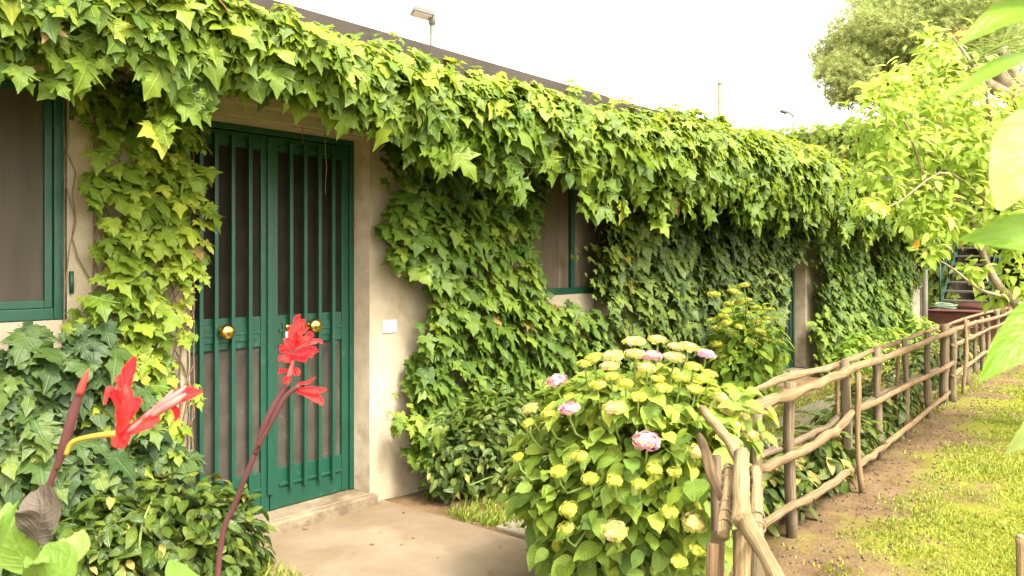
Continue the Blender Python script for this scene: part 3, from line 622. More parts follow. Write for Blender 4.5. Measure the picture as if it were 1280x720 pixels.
# ivy spilling over the eave
def eave_ivy():
    g = np.random.default_rng(21); n = 15500
    u = g.random(n); X = 0.2 + 18.0 * u ** 1.18                       # denser at the camera's end, where leaves are told apart
    a = g.uniform(-.9, 2.5, n)                                        # angle round the hanging roll: 0 = front, + = up
    lay = 1 - .55 * g.random(n) ** 1.6
    tp = [(-60, -60), (120, -45), (230, -20), (290, 16), (330, 28), (400, 46), (480, 64), (560, 86), (700, 118), (790, 138), (860, 150), (900, 158), (960, 174), (1010, 190), (1060, 212), (1120, 240)]
    bt_ = [(-60, 75), (0, 88), (60, 92), (120, 78), (170, 95), (215, 118), (262, 128), (300, 92), (350, 95), (400, 120), (440, 165), (500, 182), (600, 200), (700, 226), (800, 240), (900, 255), (1000, 272), (1100, 290)]
    Xt, Zt = zip(*[(on_y(q, r, -.55)[0], on_y(q, r, -.55)[2]) for q, r in tp]); Xb, Zb = zip(*[(on_y(q, r, -.72)[0], on_y(q, r, -.72)[2]) for q, r in bt_])
    zt = np.interp(X, Xt, Zt) + .02; zb = np.interp(X, Xb, Zb) + .05
    ry = .22 * (1 + .35 * vnoise(X * 2.3, a, 3)); rz = (zt - zb) / 2 * (1 + .14 * vnoise(X * 3.1, a * 1.3, 5))
    zc = (zt + zb) / 2; yc = -.57 - .05 * vnoise(X * 1.6, X * .7, 2)
    y = yc - ry * lay * np.cos(a); z = zc + rz * lay * np.sin(np.clip(a, -1.57, 1.57)) - .0 * a
    y = y + np.where(a > 1.57, (a - 1.57) * .12, 0)
    # hanging fringe
    hang = (a < .1) & (g.random(n) < .5); z = z - hang * (.08 + .12 * vnoise(X * 5.3, X * 2.2, 7) + .05 * (X > 6)) * g.random(n) ** .9
    z = z + (a > .9) * (.06 * vnoise(X * 6.1, X * 3.3, 8) + .05 * (g.random(n) ** 4))
    keep = ~((X > 2.35) & (X < 5.6) & (z > 2.64)) | (g.random(n) < .25)
    X, y, z, a, lay = X[keep], y[keep], z[keep], a[keep], lay[keep]; n = len(X)
    for i in range(70):                                               # loose strands hanging below the roll
        x0 = .6 + 16 * g.random() ** 1.3; L = g.uniform(.06, .25) * (.45 if 1.9 < x0 < 3.3 else 1); kk = int(5 + L * 26); tt = g.random(kk)
        X = np.concatenate([X, x0 + g.normal(0, .035, kk) + tt * g.normal(0, .04)]); y = np.concatenate([y, -.58 - .14 * g.random() + g.normal(0, .03, kk)])
        z = np.concatenate([z, np.interp(x0, Xb, Zb) + .06 - tt * L]); a = np.concatenate([a, np.full(kk, -.3)]); lay = np.concatenate([lay, np.ones(kk)])
    n = len(X)
    N = np.column_stack([g.normal(0, .35, n), -np.cos(a) * .9 - .25, np.sin(a) * .9 + .6]) + g.normal(0, .33, (n, 3))
    T = np.column_stack([g.normal(0, .45, n), -.45 - .2 * g.random(n), -np.ones(n) + .3 * (a > 1)])
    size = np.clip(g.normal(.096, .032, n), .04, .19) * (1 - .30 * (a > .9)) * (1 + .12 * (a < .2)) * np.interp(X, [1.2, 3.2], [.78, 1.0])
    tint = np.clip(.39 + .17 * np.clip(a, -1, 1.6) + g.normal(0, .19, n) - .05 * (lay < .7) + .10 * vnoise(X * 1.2, a, 4), 0, .965)  # paler upwards: young leaves plus top light painted into the tint
    tint = np.where(g.random(n) < .003, .999, tint)
    P = np.column_stack([X, y, z])
    root = thing('ivy', 'thick lime green ivy fringe spilling over the brown eave along the whole house', 'ivy', (6, -.55, 2.3), 'ivy climbing the house wall')
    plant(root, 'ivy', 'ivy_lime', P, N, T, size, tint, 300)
    tl = []
    for i in range(60):                                               # long runners inside the roll and dangling bits
        x0 = g.uniform(.5, 16); pts = [(x0, -.5 - .1 * g.random(), 2.5)]
        for k in range(8): q = pts[-1]; pts.append((q[0] + .11 + g.normal(0, .05), q[1] + g.normal(0, .02), q[2] + g.normal(-.01, .03)))
        tl.append((pts, np.linspace(.007, .003, len(pts)), 5))
    for px_, l in ((371, .22), (407, .45), (250, .2), (640, .3), (575, .25)):
        q = on_y(px_, 150, -.25); pts = [(q[0], -.25, 2.4)]
        for k in range(7): r = pts[-1]; pts.append((r[0] + g.normal(0, .012), r[1] + g.normal(0, .01), r[2] - l / 6))
        tl.append((pts, np.linspace(.004, .0015, len(pts)), 4))
    v, f = tubes(tl); obj('vine_stem', v, f, M['vine'], root, True)
eave_ivy()
# far building's ivy
def far_ivy():
    g = np.random.default_rng(31); n = 9000; y = g.uniform(-6.8, 12, n); z = 4.95 * g.random(n) ** .75 + .1
    P = np.column_stack([XB - .04 - .22 * g.random(n) - .15 * (.5 + .5 * vnoise(y * 1.7, z * 1.7, 4)), y, z + .06 * vnoise(y * 3, z * 0, 2)])
    m = 2200; P2 = np.column_stack([XB + g.uniform(-.3, 2.2, m), g.uniform(-6.8, 12, m), 5.05 + .22 * g.random(m) + .1 * vnoise(g.uniform(-6, 12, m), 0 * np.ones(m), 1)])
    P = np.vstack([P, P2]); N = np.vstack([np.column_stack([-np.ones(n), g.normal(0, .3, n), .55 + g.normal(0, .25, n)]), np.column_stack([-.5 * np.ones(m), g.normal(0, .4, m), np.ones(m)])])
    T = np.column_stack([-.3 * np.ones(n + m), g.normal(0, .35, n + m), -np.ones(n + m)])
    s = np.clip(g.normal(.19, .04, n + m), .1, .3); c = np.clip(.5 + g.normal(0, .2, n + m), 0, .99)
    ok = ~((P[:, 1] > -1.75) & (P[:, 1] < .42) & (P[:, 2] < 2.95)); P, N, T, s, c = P[ok], N[ok], T[ok], s[ok], c[ok]
    root = thing('ivy', 'yellow green ivy blanket covering the tall rear building beyond the stairs', 'ivy', (XB - .1, 2, 0))
    plant(root, 'ivy', 'ivy_lime', P, N, T, s, c, 120, min_px=8)
far_ivy()

# ================================================================== shrubs
def blob_points(g, n, c, r, lobes, inner=.55, zmin=.02):
    """points in the outer part of a lumpy crown made of overlapping lobes"""
    c = np.asarray(c, float); r = np.asarray(r, float)
    L = [(c, r)] + [(c + r * unit(g.normal(size=3)) * np.array([.62, .62, .45]) * g.uniform(.7, 1.05), r * g.uniform(.35, .6)) for _ in range(lobes)]
    w_ = np.array([q[1][0] * q[1][2] for q in L]); k = g.choice(len(L), n, p=w_ / w_.sum())
    d = unit(g.normal(size=(n, 3))); rad = inner + (1 - inner) * g.random(n) ** .6
    C = np.array([q[0] for q in L])[k]; Rr = np.array([q[1] for q in L])[k]; P = C + d * Rr * rad[:, None]
    ok = P[:, 2] > zmin; return P[ok], unit(d[ok] / Rr[ok]), rad[ok]
def shrub(name, label, cat, c, r, shape, mat, n, size, tint, lobes=7, stems=14, seed=0, upn=.7, n_single=300, inner=.5, group=None, stem_mat='stem', droop=.3, extra=(), topt=0.0):
    g = np.random.default_rng(seed); c = np.asarray(c, float)
    root = thing(name, label, cat, (c[0], c[1], 0), group)
    P, D, rad = blob_points(g, n, c, r, lobes, inner)
    for (ec, er, en) in extra:
        p_, d_, r_ = blob_points(g, en, ec, er, 3, inner); P, D, rad = np.vstack([P, p_]), np.vstack([D, d_]), np.concatenate([rad, r_])
    n = len(P)
    N = D * .7 + UP * upn + g.normal(0, .38, (n, 3)); T = D * 1.0 + g.normal(0, .5, (n, 3)) - UP * droop
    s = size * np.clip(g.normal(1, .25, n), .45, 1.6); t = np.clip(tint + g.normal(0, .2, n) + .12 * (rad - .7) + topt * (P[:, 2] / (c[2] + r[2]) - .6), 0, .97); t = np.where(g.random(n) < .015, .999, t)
    plant(root, shape, mat, P, N, T, s, t, n_single)
    tl = []
    for i in range(stems):
        q = P[g.integers(n)]; b = np.array([c[0] + g.normal(0, r[0] * .18), c[1] + g.normal(0, r[1] * .18), -.02])
        mid = (b + q) / 2 + np.array([g.normal(0, .05), g.normal(0, .05), .08]); tl.append((smooth_path([b, mid, q], 7), np.linspace(.011, .003, 7), 6))
    v, f = tubes(tl); obj('stems', v, f, M[stem_mat], root, True)
    return root, P, D
shrub('evergreen_shrub', 'low glossy evergreen shrub growing against the wall before the window ivy', 'shrub', (1.85, -.40, .20), (.52, .34, .36), 'ell', 'bushleaf', 3000, .072, .5, 9, 16, 41, group='evergreen shrubs at the wall foot')
shrub('evergreen_shrub', 'low glossy evergreen shrub crowding the side of the door step', 'shrub', (2.2, -.36, .14), (.22, .19, .30), 'ell', 'bushleaf', 1100, .068, .45, 6, 12, 45, group='evergreen shrubs at the wall foot')
shrub('evergreen_shrub', 'broad low evergreen shrub below the mid green ivy between slab and garden path', 'shrub', (4.32, -.36, .24), (.74, .36, .42), 'ell', 'bushleaf', 3800, .068, .5, 10, 16, 42, group='evergreen shrubs at the wall foot')
shrub('evergreen_shrub', 'evergreen shrub hugging the wall foot below the brown shuttered window', 'shrub', (6.0, -.30, .22), (.85, .28, .36), 'ell', 'bushleaf', 1500, .075, .45, 8, 10, 46, n_single=120, group='evergreen shrubs at the wall foot')
# plants between garden path and fence, and along the far wall foot
k = 0
for (x_, off, h, rr, lab) in ((4.75, .22, .40, .36, 'leafy green plant behind the first tall fence post'), (5.6, .20, .42, .40, 'leafy green plant behind the leaning fence stake'), (6.55, .22, .44, .42, 'leafy green plant behind the middle fence posts'),
                         (7.6, .25, .48, .45, 'leafy green plant between the path and the paired fence posts'), (8.8, .3, .5, .45, 'leafy green plant just before the paired fence posts'), (11.0, .35, .55, .8, 'leafy green plant behind the rails past the paired posts'), (13.6, .35, .55, .9, 'leafy green plant at the stair end of the fence')):
    shrub('border_plant', lab, 'plant', (x_, fence_y(x_) + off, h * .42), (rr, .24, h * .62), 'ell', 'bushleaf', int(420 * rr / .4), .10, .62, 5, 10, 60 + k, group='leafy plants along the fence', n_single=90, upn=.9); k += 1
for (x_, lab, h, mt) in ((11.9, 'pale green plant at the wall foot just past the far green door', .55, 'shrubleaf'), (13.4, 'pale green plant at the wall foot under the bare wall strip', .5, 'shrubleaf'), (15.2, 'pale green plant at the wall foot near the red tiled steps', .6, 'shrubleaf')):
    shrub('border_plant', lab, 'plant', (x_, -.42, h * .42), (.75, .3, h * .6), 'ell', mt, 700, .11, .5, 6, 8, 80 + k, group='leafy plants along the wall foot', n_single=60); k += 1

# ---- hydrangeas
def floret_head(seed, n=70):
    g = np.random.default_rng(seed); V, T, C, U = [], [], [], []
    for i in range(n):
        z = 1 - 1.45 * (i + .5) / n; ph = i * 2.39996; r = math.sqrt(max(0, 1 - z * z)); d = np.array([r * math.cos(ph), r * math.sin(ph), z * .62]) * g.uniform(.80, 1.16)
        nrm = unit(np.array([r * math.cos(ph), r * math.sin(ph), z]) + g.normal(0, .2, 3)); a = unit(np.cross(nrm, g.normal(size=3))); b = np.cross(nrm, a); s = g.uniform(.17, .30); c = g.random()
        for k in range(4):
            th = k * math.pi / 2; e = math.cos(th) * a + math.sin(th) * b; f_ = -math.sin(th) * a + math.cos(th) * b; m_ = len(V)
            V += [d, d + (e * .75 + f_ * .62) * s + nrm * s * .22, d + e * s * 1.25 + nrm * s * .1, d + (e * .75 - f_ * .62) * s + nrm * s * .22]
            T += [(m_, m_ + 2, m_ + 1), (m_, m_ + 3, m_ + 2)]; C += [c] * 4; U += [(1, 1), (1.3, 1.3), (1, 1.6), (.7, 1.3)]
    # core that the florets sit on
    m_ = len(V); rows, cols = 4, 8
    for i in range(rows + 1):
        for j in range(cols):
            t = math.pi * .7 * i / rows; p_ = 2 * math.pi * j / cols; V.append(np.array([.7 * math.sin(t) * math.cos(p_), .7 * math.sin(t) * math.sin(p_), .42 * math.cos(t)])); C.append(.3); U.append((1.4, 1.4))
    for i in range(rows):
        for j in range(cols):
            a, b = m_ + i * cols + j, m_ + i * cols + (j + 1) % cols; T += [(a, a + cols, b), (b, a + cols, b + cols)]
    return np.array(V), np.array(T, np.int32), np.array(C), np.array(U)
HEADS = {(k, s): mesh_np('flower_head', *(lambda q: (q[0], q[1]))(floret_head(s)), M[k], True, floret_head(s)[3], floret_head(s)[2] * .95) for k in ('flow_y', 'flow_p', 'flow_m') for s in (1, 2, 3)}
def add_head(root, P, up, r, kind, stem_from, i):
    o = link('flower_head', HEADS[(kind, 1 + i % 3)], root, Vector(P) - root.location); up = unit(np.asarray(up))
    o.rotation_euler = Vector(up).to_track_quat('Z', 'Y').to_euler(); o.scale = (r * 1.15, r * 1.1, r * .72); o.color = (0, 0, 0, 1)
    return (smooth_path([P - up * r * .1, P - up * .12, np.asarray(stem_from)], 5), np.linspace(.004, .006, 5), 5)
HC = np.array([3.27, -2.0, .50]); HR = np.array([.54, .52, .60])
hyd, HP, HD = shrub('hydrangea', 'large hydrangea bush with pink and lime flower heads beside the log fence', 'hydrangea', HC, HR, 'hyd', 'hyd', 3000, .080, .48, 12, 26, 51, upn=1.35, inner=.5, droop=.25, topt=.25, extra=[(at(912, 520, 3.5), (.17, .17, .15), 120), (at(800, 492, 3.7), (.44, .40, .10), 480), (at(880, 600, 3.3), (.2, .18, .3), 150)])
heads = [(390, 60, 'm'), (455, 55, 'm'), (505, 75, 'm'), (590, 95, 'p'), (440, 100, 'p'), (390, 95, 'm'), (330, 100, 'm'), (275, 108, 'y'), (250, 122, 'y'), (320, 128, 'm'), (170, 170, 'p'), (205, 248, 'p'), (335, 245, 'm'), (365, 178, 'y'), (285, 182, 'y'), (325, 157, 'y'),
         (425, 135, 'm'), (500, 105, 'm'), (555, 130, 'y'), (580, 165, 'y'), (560, 195, 'y'), (470, 190, 'y'), (425, 340, 'p'), (235, 382, 'y'), (265, 445, 'y'), (335, 452, 'y'), (500, 428, 'y'), (405, 460, 'y'), (570, 370, 'm'), (580, 520, 'y'), (488, 537, 'y'), (205, 533, 'y'), (195, 585, 'y'), (335, 592, 'm'),
         (558, 568, 'm'), (568, 642, 'y'), (95, 248, 'm'), (90, 290, 'y'), (145, 262, 'y'), (60, 385, 'y'), (640, 220, 'm'), (690, 270, 'm'), (665, 290, 'm'), (712, 318, 'm'), (515, 680, 'y'), (600, 150, 'y'), (540, 75, 'm'), (455, 165, 'y'), (400, 215, 'y'), (520, 160, 'y'), (650, 250, 'm'), (175, 425, 'y'), (445, 420, 'y')]
tl = []
for i, (a, b, kd) in enumerate(heads):
    px_, py_ = 620 + a / 2.25, 400 + b / 2.25; d = ray(px_, py_); oc = (CAM - HC) / (HR * 1.16); dd = d / (HR * 1.16)
    A, B, C_ = dd @ dd, 2 * oc @ dd, oc @ oc - 1; disc = B * B - 4 * A * C_
    t_ = (-B - math.sqrt(disc)) / (2 * A) if disc > 0 else -B / (2 * A)
    P = CAM + d * t_; up = unit((P - HC) / HR) * .6 + UP * .8; rad = {'y': .027, 'm': .035, 'p': .041}[kd] * R_.uniform(.82, 1.12)
    tl.append(add_head(hyd, P, up, rad, 'flow_' + kd, HC + (P - HC) * .45, i))
v, f = tubes(tl); obj('flower_stems', v, f, M['stem'], hyd, True)
# the loose shrub with lime umbels near the far green door
c2 = np.array([7.45, -.74, .60]); sh2, P2, D2 = shrub('flowering_shrub', 'tall loose shrub with lime flower heads growing before the dark ivy curtain', 'shrub', c2, (.42, .36, .56), 'ell', 'shrubleaf', 1500, .105, .55, 9, 22, 53, upn=.8)
tl = []
for i, (px_, py_) in enumerate([(929, 357), (893, 368), (911, 380), (925, 377), (935, 375), (962, 387), (933, 393), (908, 403), (898, 410), (947, 402), (958, 398), (915, 430), (950, 440), (895, 430), (936, 420), (925, 408), (905, 395), (945, 385), (918, 365), (940, 430), (902, 445), (928, 446), (958, 425), (888, 400), (915, 415), (950, 415)]):
    P = at(px_, py_, 7.55 + R_.uniform(-.25, .25)); tl.append(add_head(sh2, P, UP + .2 * rng.normal(size=3), R_.uniform(.034, .052), 'flow_y', c2 + (P - c2) * .4, i))
v, f = tubes(tl); obj('flower_stems', v, f, M['stem'], sh2, True)

# ================================================================== FENCE
fence = thing('log_fence', 'rustic log rail fence running between the garden path and the lawn', 'fence', (9.5, -2.0, 0))
def grained(o):
    a = o.data.attributes.new('grain', 'FLOAT_VECTOR', 'POINT'); a.data.foreach_set('vector', GRAIN.astype(np.float32).ravel()); return o
def log(name, p0, p1, r0, r1, mat, bend=.03, n=12, seed=0, sides=9):
    g = np.random.default_rng(seed); p0, p1 = np.asarray(p0, float), np.asarray(p1, float); t = np.linspace(0, 1, n)[:, None]; L = np.linalg.norm(p1 - p0)
    P = p0 + (p1 - p0) * t; ph = g.uniform(0, 6.28, 4)
    wob = np.column_stack([bend * .5 * np.sin(t[:, 0] * 5 + ph[0]), bend * .5 * np.sin(t[:, 0] * 6 + ph[1]), bend * (np.sin(t[:, 0] * 5.5 + ph[2]) + .5 * np.sin(t[:, 0] * 13 + ph[3]))])
    if abs((p1 - p0)[2]) > .6 * L: wob = wob[:, [2, 1, 0]] * np.array([.6, 1, 0])
    P = P + wob; r = np.linspace(r0, r1, n) * (1 + .10 * g.normal(size=n))
    v, f = tube(P, r, sides, .06, seed); return grained(obj(name, v, f, M[mat], fence, True))
def fence_at(px, off=0.0):
    d = ray(px, HY); dv = FB - FA
    A = np.array([[d[0], -dv[0]], [d[1], -dv[1]]]); s = np.linalg.solve(A, FA + np.array([0, off]) - CAM[:2]); q = FA + np.array([0, off]) + dv * s[1]; return q, s[0]
def post(px, ytop, r, mat='post', off=0.0, lean=(0, 0), seed=0, zbot=-.06):
    q, dep = fence_at(px, off); z = 1.5 - (ytop - HY) / FPX * dep
    return log('post', (q[0], q[1], zbot), (q[0] + lean[0], q[1] + lean[1], z), r * .92, r * .80, mat, .012, 7, seed)
i = 100
for (px_, yt, r, off) in ((988, 477, .032, 0), (1057, 450, .034, 0), (1097, 434, .034, .02), (1133, 424, .034, 0), (1160, 415, .036, 0), (1180, 405, .045, 0), (1191, 412, .042, -.05), (1184, 410, .03, .06), (1208, 400, .035, 0), (1219, 400, .03, .05), (1228, 396, .035, 0), (1235, 394, .035, .03), (1247, 388, .04, 0), (1263, 384, .05, 0)):
    post(px_, yt, r, 'post', off, (R_.uniform(-.02, .02), R_.uniform(-.015, .015)), i); i += 1
q, dep = fence_at(1073, -.08); log('stake', (q[0] - .03, q[1] - .03, -.05), (q[0] - .05, q[1], 1.5 - (465 - HY) / FPX * dep), .020, .017, 'log', .02, 7, 5)
q, dep = fence_at(1046, .12); log('stake', (q[0], q[1], -.05), (q[0] + .02, q[1], .78), .014, .012, 'log', .015, 7, 6)
q, dep = fence_at(1121, .12); log('stake', (q[0], q[1], -.05), (q[0] + .02, q[1], .80), .016, .014, 'log', .015, 7, 8)
q, dep = fence_at(1207, -.09); log('stake', (q[0] - .1, q[1], -.05), (q[0] + .05, q[1], .86), .02, .018, 'log', .02, 7, 9)
def railpx(pts, off, r0, r1, mat, seed, name='rail', n=26):
    P = []
    for (px_, py_) in pts:
        q, dep = fence_at(px_, off); P.append((q[0], q[1], 1.5 - (py_ - HY) / FPX * dep))
    P = smooth_path(P, n); g = np.random.default_rng(seed); P = P + g.normal(0, .0045, P.shape); r = np.linspace(r0, r1, n) * .82 * (1 + .12 * g.normal(size=n))
    v, f = tube(P, r, 10, .05, seed); return grained(obj(name, v, f, M[mat], fence, True))
railpx([(912, 500), (950, 486), (988, 471), (1030, 461), (1060, 451), (1095, 436), (1133, 424), (1160, 414), (1186, 406), (1220, 394), (1264, 384)], .055, .026, .024, 'log', 21, n=34)
railpx([(934, 512), (965, 501), (1000, 489), (1040, 472), (1068, 461), (1110, 446), (1150, 430), (1190, 415)], -.055, .036, .032, 'log', 22)
railpx([(952, 586), (985, 572), (1020, 555), (1048, 536), (1070, 513), (1105, 497), (1145, 477), (1191, 453)], -.055, .030, .030, 'log', 23)
railpx([(953, 655), (985, 636), (1025, 614), (1060, 590), (1085, 572), (1110, 553), (1145, 525), (1187, 490)], -.05, .030, .030, 'log', 24)
railpx([(928, 527), (985, 497), (1050, 470), (1130, 436), (1182, 416)], .05, .020, .020, 'post', 25)
railpx([(940, 575), (985, 556), (1030, 535), (1075, 507), (1130, 480), (1182, 457)], .05, .024, .022, 'post', 26)
railpx([(960, 655), (1010, 622), (1060, 588), (1120, 545), (1180, 497)], .05, .022, .022, 'post', 27)
railpx([(1190, 432), (1210, 424), (1235, 412), (1264, 400)], -.05, .030, .028, 'log', 28, n=14)
railpx([(1190, 470), (1215, 452), (1240, 436), (1264, 424)], -.05, .030, .028, 'log', 29, n=14)
railpx([(1188, 415), (1215, 405), (1240, 398), (1266, 390)], -.05, .030, .028, 'log', 30, n=14)
# near end of the fence: rails bound with cord, bending towards the slab
A0 = np.array([4.25, -2.32, .80]); B0 = np.array([2.70, -2.655, .94]); C0 = np.array([2.19, -2.985, .945]); D0 = np.array([1.80, -3.155, .90]); E0 = np.array([1.2, -3.62, .80])
log('rail', B0 + (B0 - C0) * .45, C0, .016, .017, 'pale', .004, 8, 31); log('rail', A0, np.array([3.25, -2.28, .72]), .020, .018, 'log', .02, 10, 32)
log('rail', B0 + (B0 - C0) * .4 + (-.05, .0, -.09), C0 + (-.02, .05, -.10), .015, .016, 'log', .012, 8, 33)
dv = unit(C0 - D0); sd = unit(np.cross(dv, UP))
log('rail', C0 + dv * .02 + (0, 0, .015), D0 - dv * .02 + (0, 0, .015), .019, .020, 'pale', .003, 8, 34)
for s, sd_i in ((1, 35), (-1, 36)):
    a, b = C0 + sd * s * .035 - UP * .018, D0 + sd * s * .038 - UP * .024; log('rail', a, b, .014, .015, 'pale', .006, 8, sd_i)
    for k in range(7):
        q = a + (b - a) * (k + .6) / 7.4; ring = [q + .0152 * (math.cos(t_) * sd + math.sin(t_) * UP) for t_ in np.linspace(0, 6.283, 11)]
        v, f = tube(ring, .0028, 5); obj('binding', v, f, M['cord'], fence, True)
log('rail', D0 + dv * .03 + (0, 0, .01), E0, .019, .023, 'pale', .004, 9, 37); log('rail', D0 - UP * .32, E0 - UP * .3, .024, .026, 'pale', .01, 9, 38); log('rail', B0 - UP * .45, D0 - UP * .42, .022, .024, 'log', .012, 9, 39)
log('post', D0 + dv * .05 - sd * .0 + (0, 0, -.95), D0 + dv * .05 + (0, 0, -.035), .021, .020, 'pale', .006, 7, 40); log('post', D0 + dv * .09 + sd * -.055 + (0, 0, -.95), D0 + dv * .09 - sd * .055 + (0, 0, -.06), .018, .017, 'log', .006, 7, 41)
log('post', D0 + dv * .00 + sd * -.07 + (0, 0, -.95), D0 - sd * .07 + (0, 0, -.05), .016, .015, 'log', .006, 7, 47)
pt = at(897, 570, 2.72); log('post', (pt[0], pt[1], -.06), pt, .020, .018, 'post', .008, 7, 42)
log('post', (E0[0], E0[1], -.06), E0 + (0, 0, .02), .034, .032, 'post', .008, 7, 43); log('post', (3.45, -2.5, -.06), (3.45, -2.5, .84), .03, .028, 'post', .01, 7, 44)
# a lone stake at the lawn's edge
sp = on_z(1277, 735); g_ = at(1277, 672, (sp - CAM) @ FW)
stk = thing('wooden_stake', 'short weathered wooden stake standing alone in the lawn', 'stake', (sp[0], sp[1], 0))
v, f = tube(smooth_path([(sp[0], sp[1], -.05), (sp[0] + .004, sp[1], g_[2] * .5), (sp[0], sp[1] + .004, g_[2])], 7), .022, 8, .06, 3); grained(obj('shaft', v, f, M['pale'], stk, True))
v, f = lathe([(0, .020), (.012, .016), (.016, .002)], (sp[0], sp[1] + .004, g_[2] - .002), (0, 0, 1), 8); obj('cut_end', v, f, M['pale'], stk, True)

# ================================================================== TREES
def branch_tree(g, base, top, r0, levels):
    """list of (path, radii) limbs and the twig ends"""
    limbs, tips = [], []
    def grow(p, d, L, r, lev):
        pts = [p]; dd = d
        for k in range(6):
            dd = unit(dd + g.normal(0, .16, 3) + UP * .05); pts.append(pts[-1] + dd * L / 6)
        limbs.append((np.array(pts), np.linspace(r, r * .45, 7), 7 if lev < 2 else 5))
        if lev == levels: tips.append((pts[-1], dd)); tips.append((pts[3], dd)); return
        for k in range(4 if lev == 0 else 3):
            q = pts[R_.choice([3, 4, 5, 6])]; nd = unit(dd + unit(g.normal(size=3)) * .95 + UP * .1); grow(q, nd, L * g.uniform(.55, .8), r * .5, lev + 1)
    grow(np.asarray(base, float), unit(np.asarray(top, float) - np.asarray(base, float)), np.linalg.norm(np.asarray(top) - np.asarray(base)), r0, 0)
    return limbs, tips
# small garden tree, right of the fence
g = np.random.default_rng(71)
TB = at(1420, 560, 6.6); TB[2] = -.05
tree = thing('garden_tree', 'small bushy tree with bright lime leaves overhanging the far end of the fence', 'tree', (TB[0], TB[1], 0))
lm = []; fork = at(1300, 400, 6.5)
lm.append((smooth_path([TB, (TB + fork) / 2 + (.05, 0, .15), fork], 10), np.linspace(.085, .055, 10), 9))
def limb(pts, r0, r1, n=12): lm.append((smooth_path(pts, n), np.linspace(r0, r1, n), 7))
limb([fork, at(1262, 372, 6.45), at(1236, 336, 6.4), at(1205, 250, 6.4), at(1160, 190, 6.4)], .045, .012)
limb([fork, at(1290, 300, 6.5), at(1250, 200, 6.5), at(1232, 110, 6.6), at(1190, 45, 6.7)], .045, .01)
limb([at(1236, 336, 6.4), at(1225, 300, 6.3), at(1231, 250, 6.3), at(1235, 150, 6.3)], .018, .006)
limb([at(1262, 372, 6.45), at(1225, 362, 6.3), at(1190, 335, 6.2), at(1150, 312, 6.1)], .016, .004)
limb([at(1205, 250, 6.4), at(1165, 240, 6.2), at(1130, 150, 6.1), at(1095, 110, 6.1)], .016, .005)
limb([fork, at(1330, 280, 6.7), at(1380, 160, 7), at(1400, 60, 7.2)], .045, .012)
limb([at(1231, 250, 6.3), at(1180, 215, 6.1), at(1120, 255, 6.0), at(1085, 258, 5.95)], .012, .003)
v, f = tubes(lm); obj('trunk', v, f, M['bark'], tree, True)
clumps = [(1160, 190, 6.4, 60), (1100, 130, 6.1, 36), (1120, 175, 6.2, 46), (1180, 80, 6.9, 38), (1235, 150, 6.5, 48), (1240, 200, 6.3, 60), (1190, 235, 6.3, 48), (1255, 265, 6.4, 45), (1140, 235, 6.2, 42), (1100, 215, 6.2, 34), (1170, 275, 6.2, 24), (1215, 285, 6.3, 26), (1262, 300, 6.5, 30), (1218, 335, 6.3, 14), (1262, 345, 6.5, 22), (1250, 365, 6.5, 16), (1275, 375, 6.5, 18),
          (1290, 200, 6.6, 60), (1290, 130, 6.7, 48), (1340, 160, 6.9, 90), (1360, 270, 6.9, 90), (1090, 255, 5.95, 16), (1160, 312, 6.1, 16), (1085, 165, 6.2, 24), (1150, 120, 6.3, 40), (1195, 135, 6.4, 45), (1210, 190, 6.3, 50), (1150, 275, 6.2, 30), (1165, 52, 7.0, 24), (1180, 100, 6.6, 45), (1130, 100, 6.3, 28), (1110, 105, 6.1, 20), (1400, 70, 7.2, 90), (1165, 85, 6.8, 24)]
Ps, Ns = [], []
for (px_, py_, dp, rr) in clumps:
    c = at(px_, py_, dp); r = rr / FPX * dp; n = int(30 + 620 * r * r * 3.2); d = unit(g.normal(size=(n, 3))); k = r * (.25 + .85 * g.random(n)[:, None] ** .6) * (1 + .2 * g.normal(size=(n, 1)))
    Ps.append(c + d * k * np.array([1, 1, .9])); Ns.append(d)
P = np.vstack(Ps); D = np.vstack(Ns); n = len(P)
plant(tree, 'ell', 'treeleaf', P, D * .5 + UP * .8 + g.normal(0, .45, (n, 3)), D + g.normal(0, .6, (n, 3)) - UP * .35, .080 * np.clip(g.normal(1, .28, n), .45, 1.7), np.where(g.random(n) < .006, .999, np.clip(.5 + g.normal(0, .2, n), 0, .92)), 300)
q = at(1147, 312, 6.08); me = mesh_np('withered_leaf', *SH['ell'][1][:2], pmat('orange_leaf', [(.3, (.55, .20, .02)), (.7, (.65, .30, .03))], 8, .6, 0)); o = link('withered_leaf', me, tree, Vector(q) - tree.location); o.scale = (.09,) * 3; o.rotation_euler = (1.2, .3, 2.2); o['label'] = 'withered orange leaf'

# sword-leaved yucca behind the tree
YB = at(1232, 75, 6.9)
yuc = thing('yucca', 'spiky yucca with sword shaped leaves behind the small bushy tree', 'yucca', (at(1350, 300, 7.3)[0], at(1350, 300, 7.3)[1], 0))
YT = at(1350, 300, 7.3)
v, f = tube(smooth_path([(YT[0], YT[1], -.05), (YT[0] + .02, YT[1], 1.6), at(1310, 180, 7.1), YB], 12), np.linspace(.13, .07, 12), 10, .08, 4); obj('trunk', v, f, M['bark'], yuc, True)
BL, BT, BU = [], [], []
def blade_strip(n=6, w0=.032, droop=.25):
    V, T, U = [], [], []
    for i in range(n):
        t = i / (n - 1); wd = w0 * (1 - t) ** .6 * (.6 + .4 * min(1, t * 5)); z = -droop * t * t
        V += [(-wd, t, z + wd * .5), (0, t, z), (wd, t, z + wd * .5)]; U += [(1 - wd, 1 + t), (1, 1 + t), (1 + wd, 1 + t)]
        if i:
            a = 3 * (i - 1); T += [(a, a + 1, a + 4), (a, a + 4, a + 3), (a + 1, a + 2, a + 5), (a + 1, a + 5, a + 4)]
    return np.array(V), np.array(T, np.int32), np.array(U)
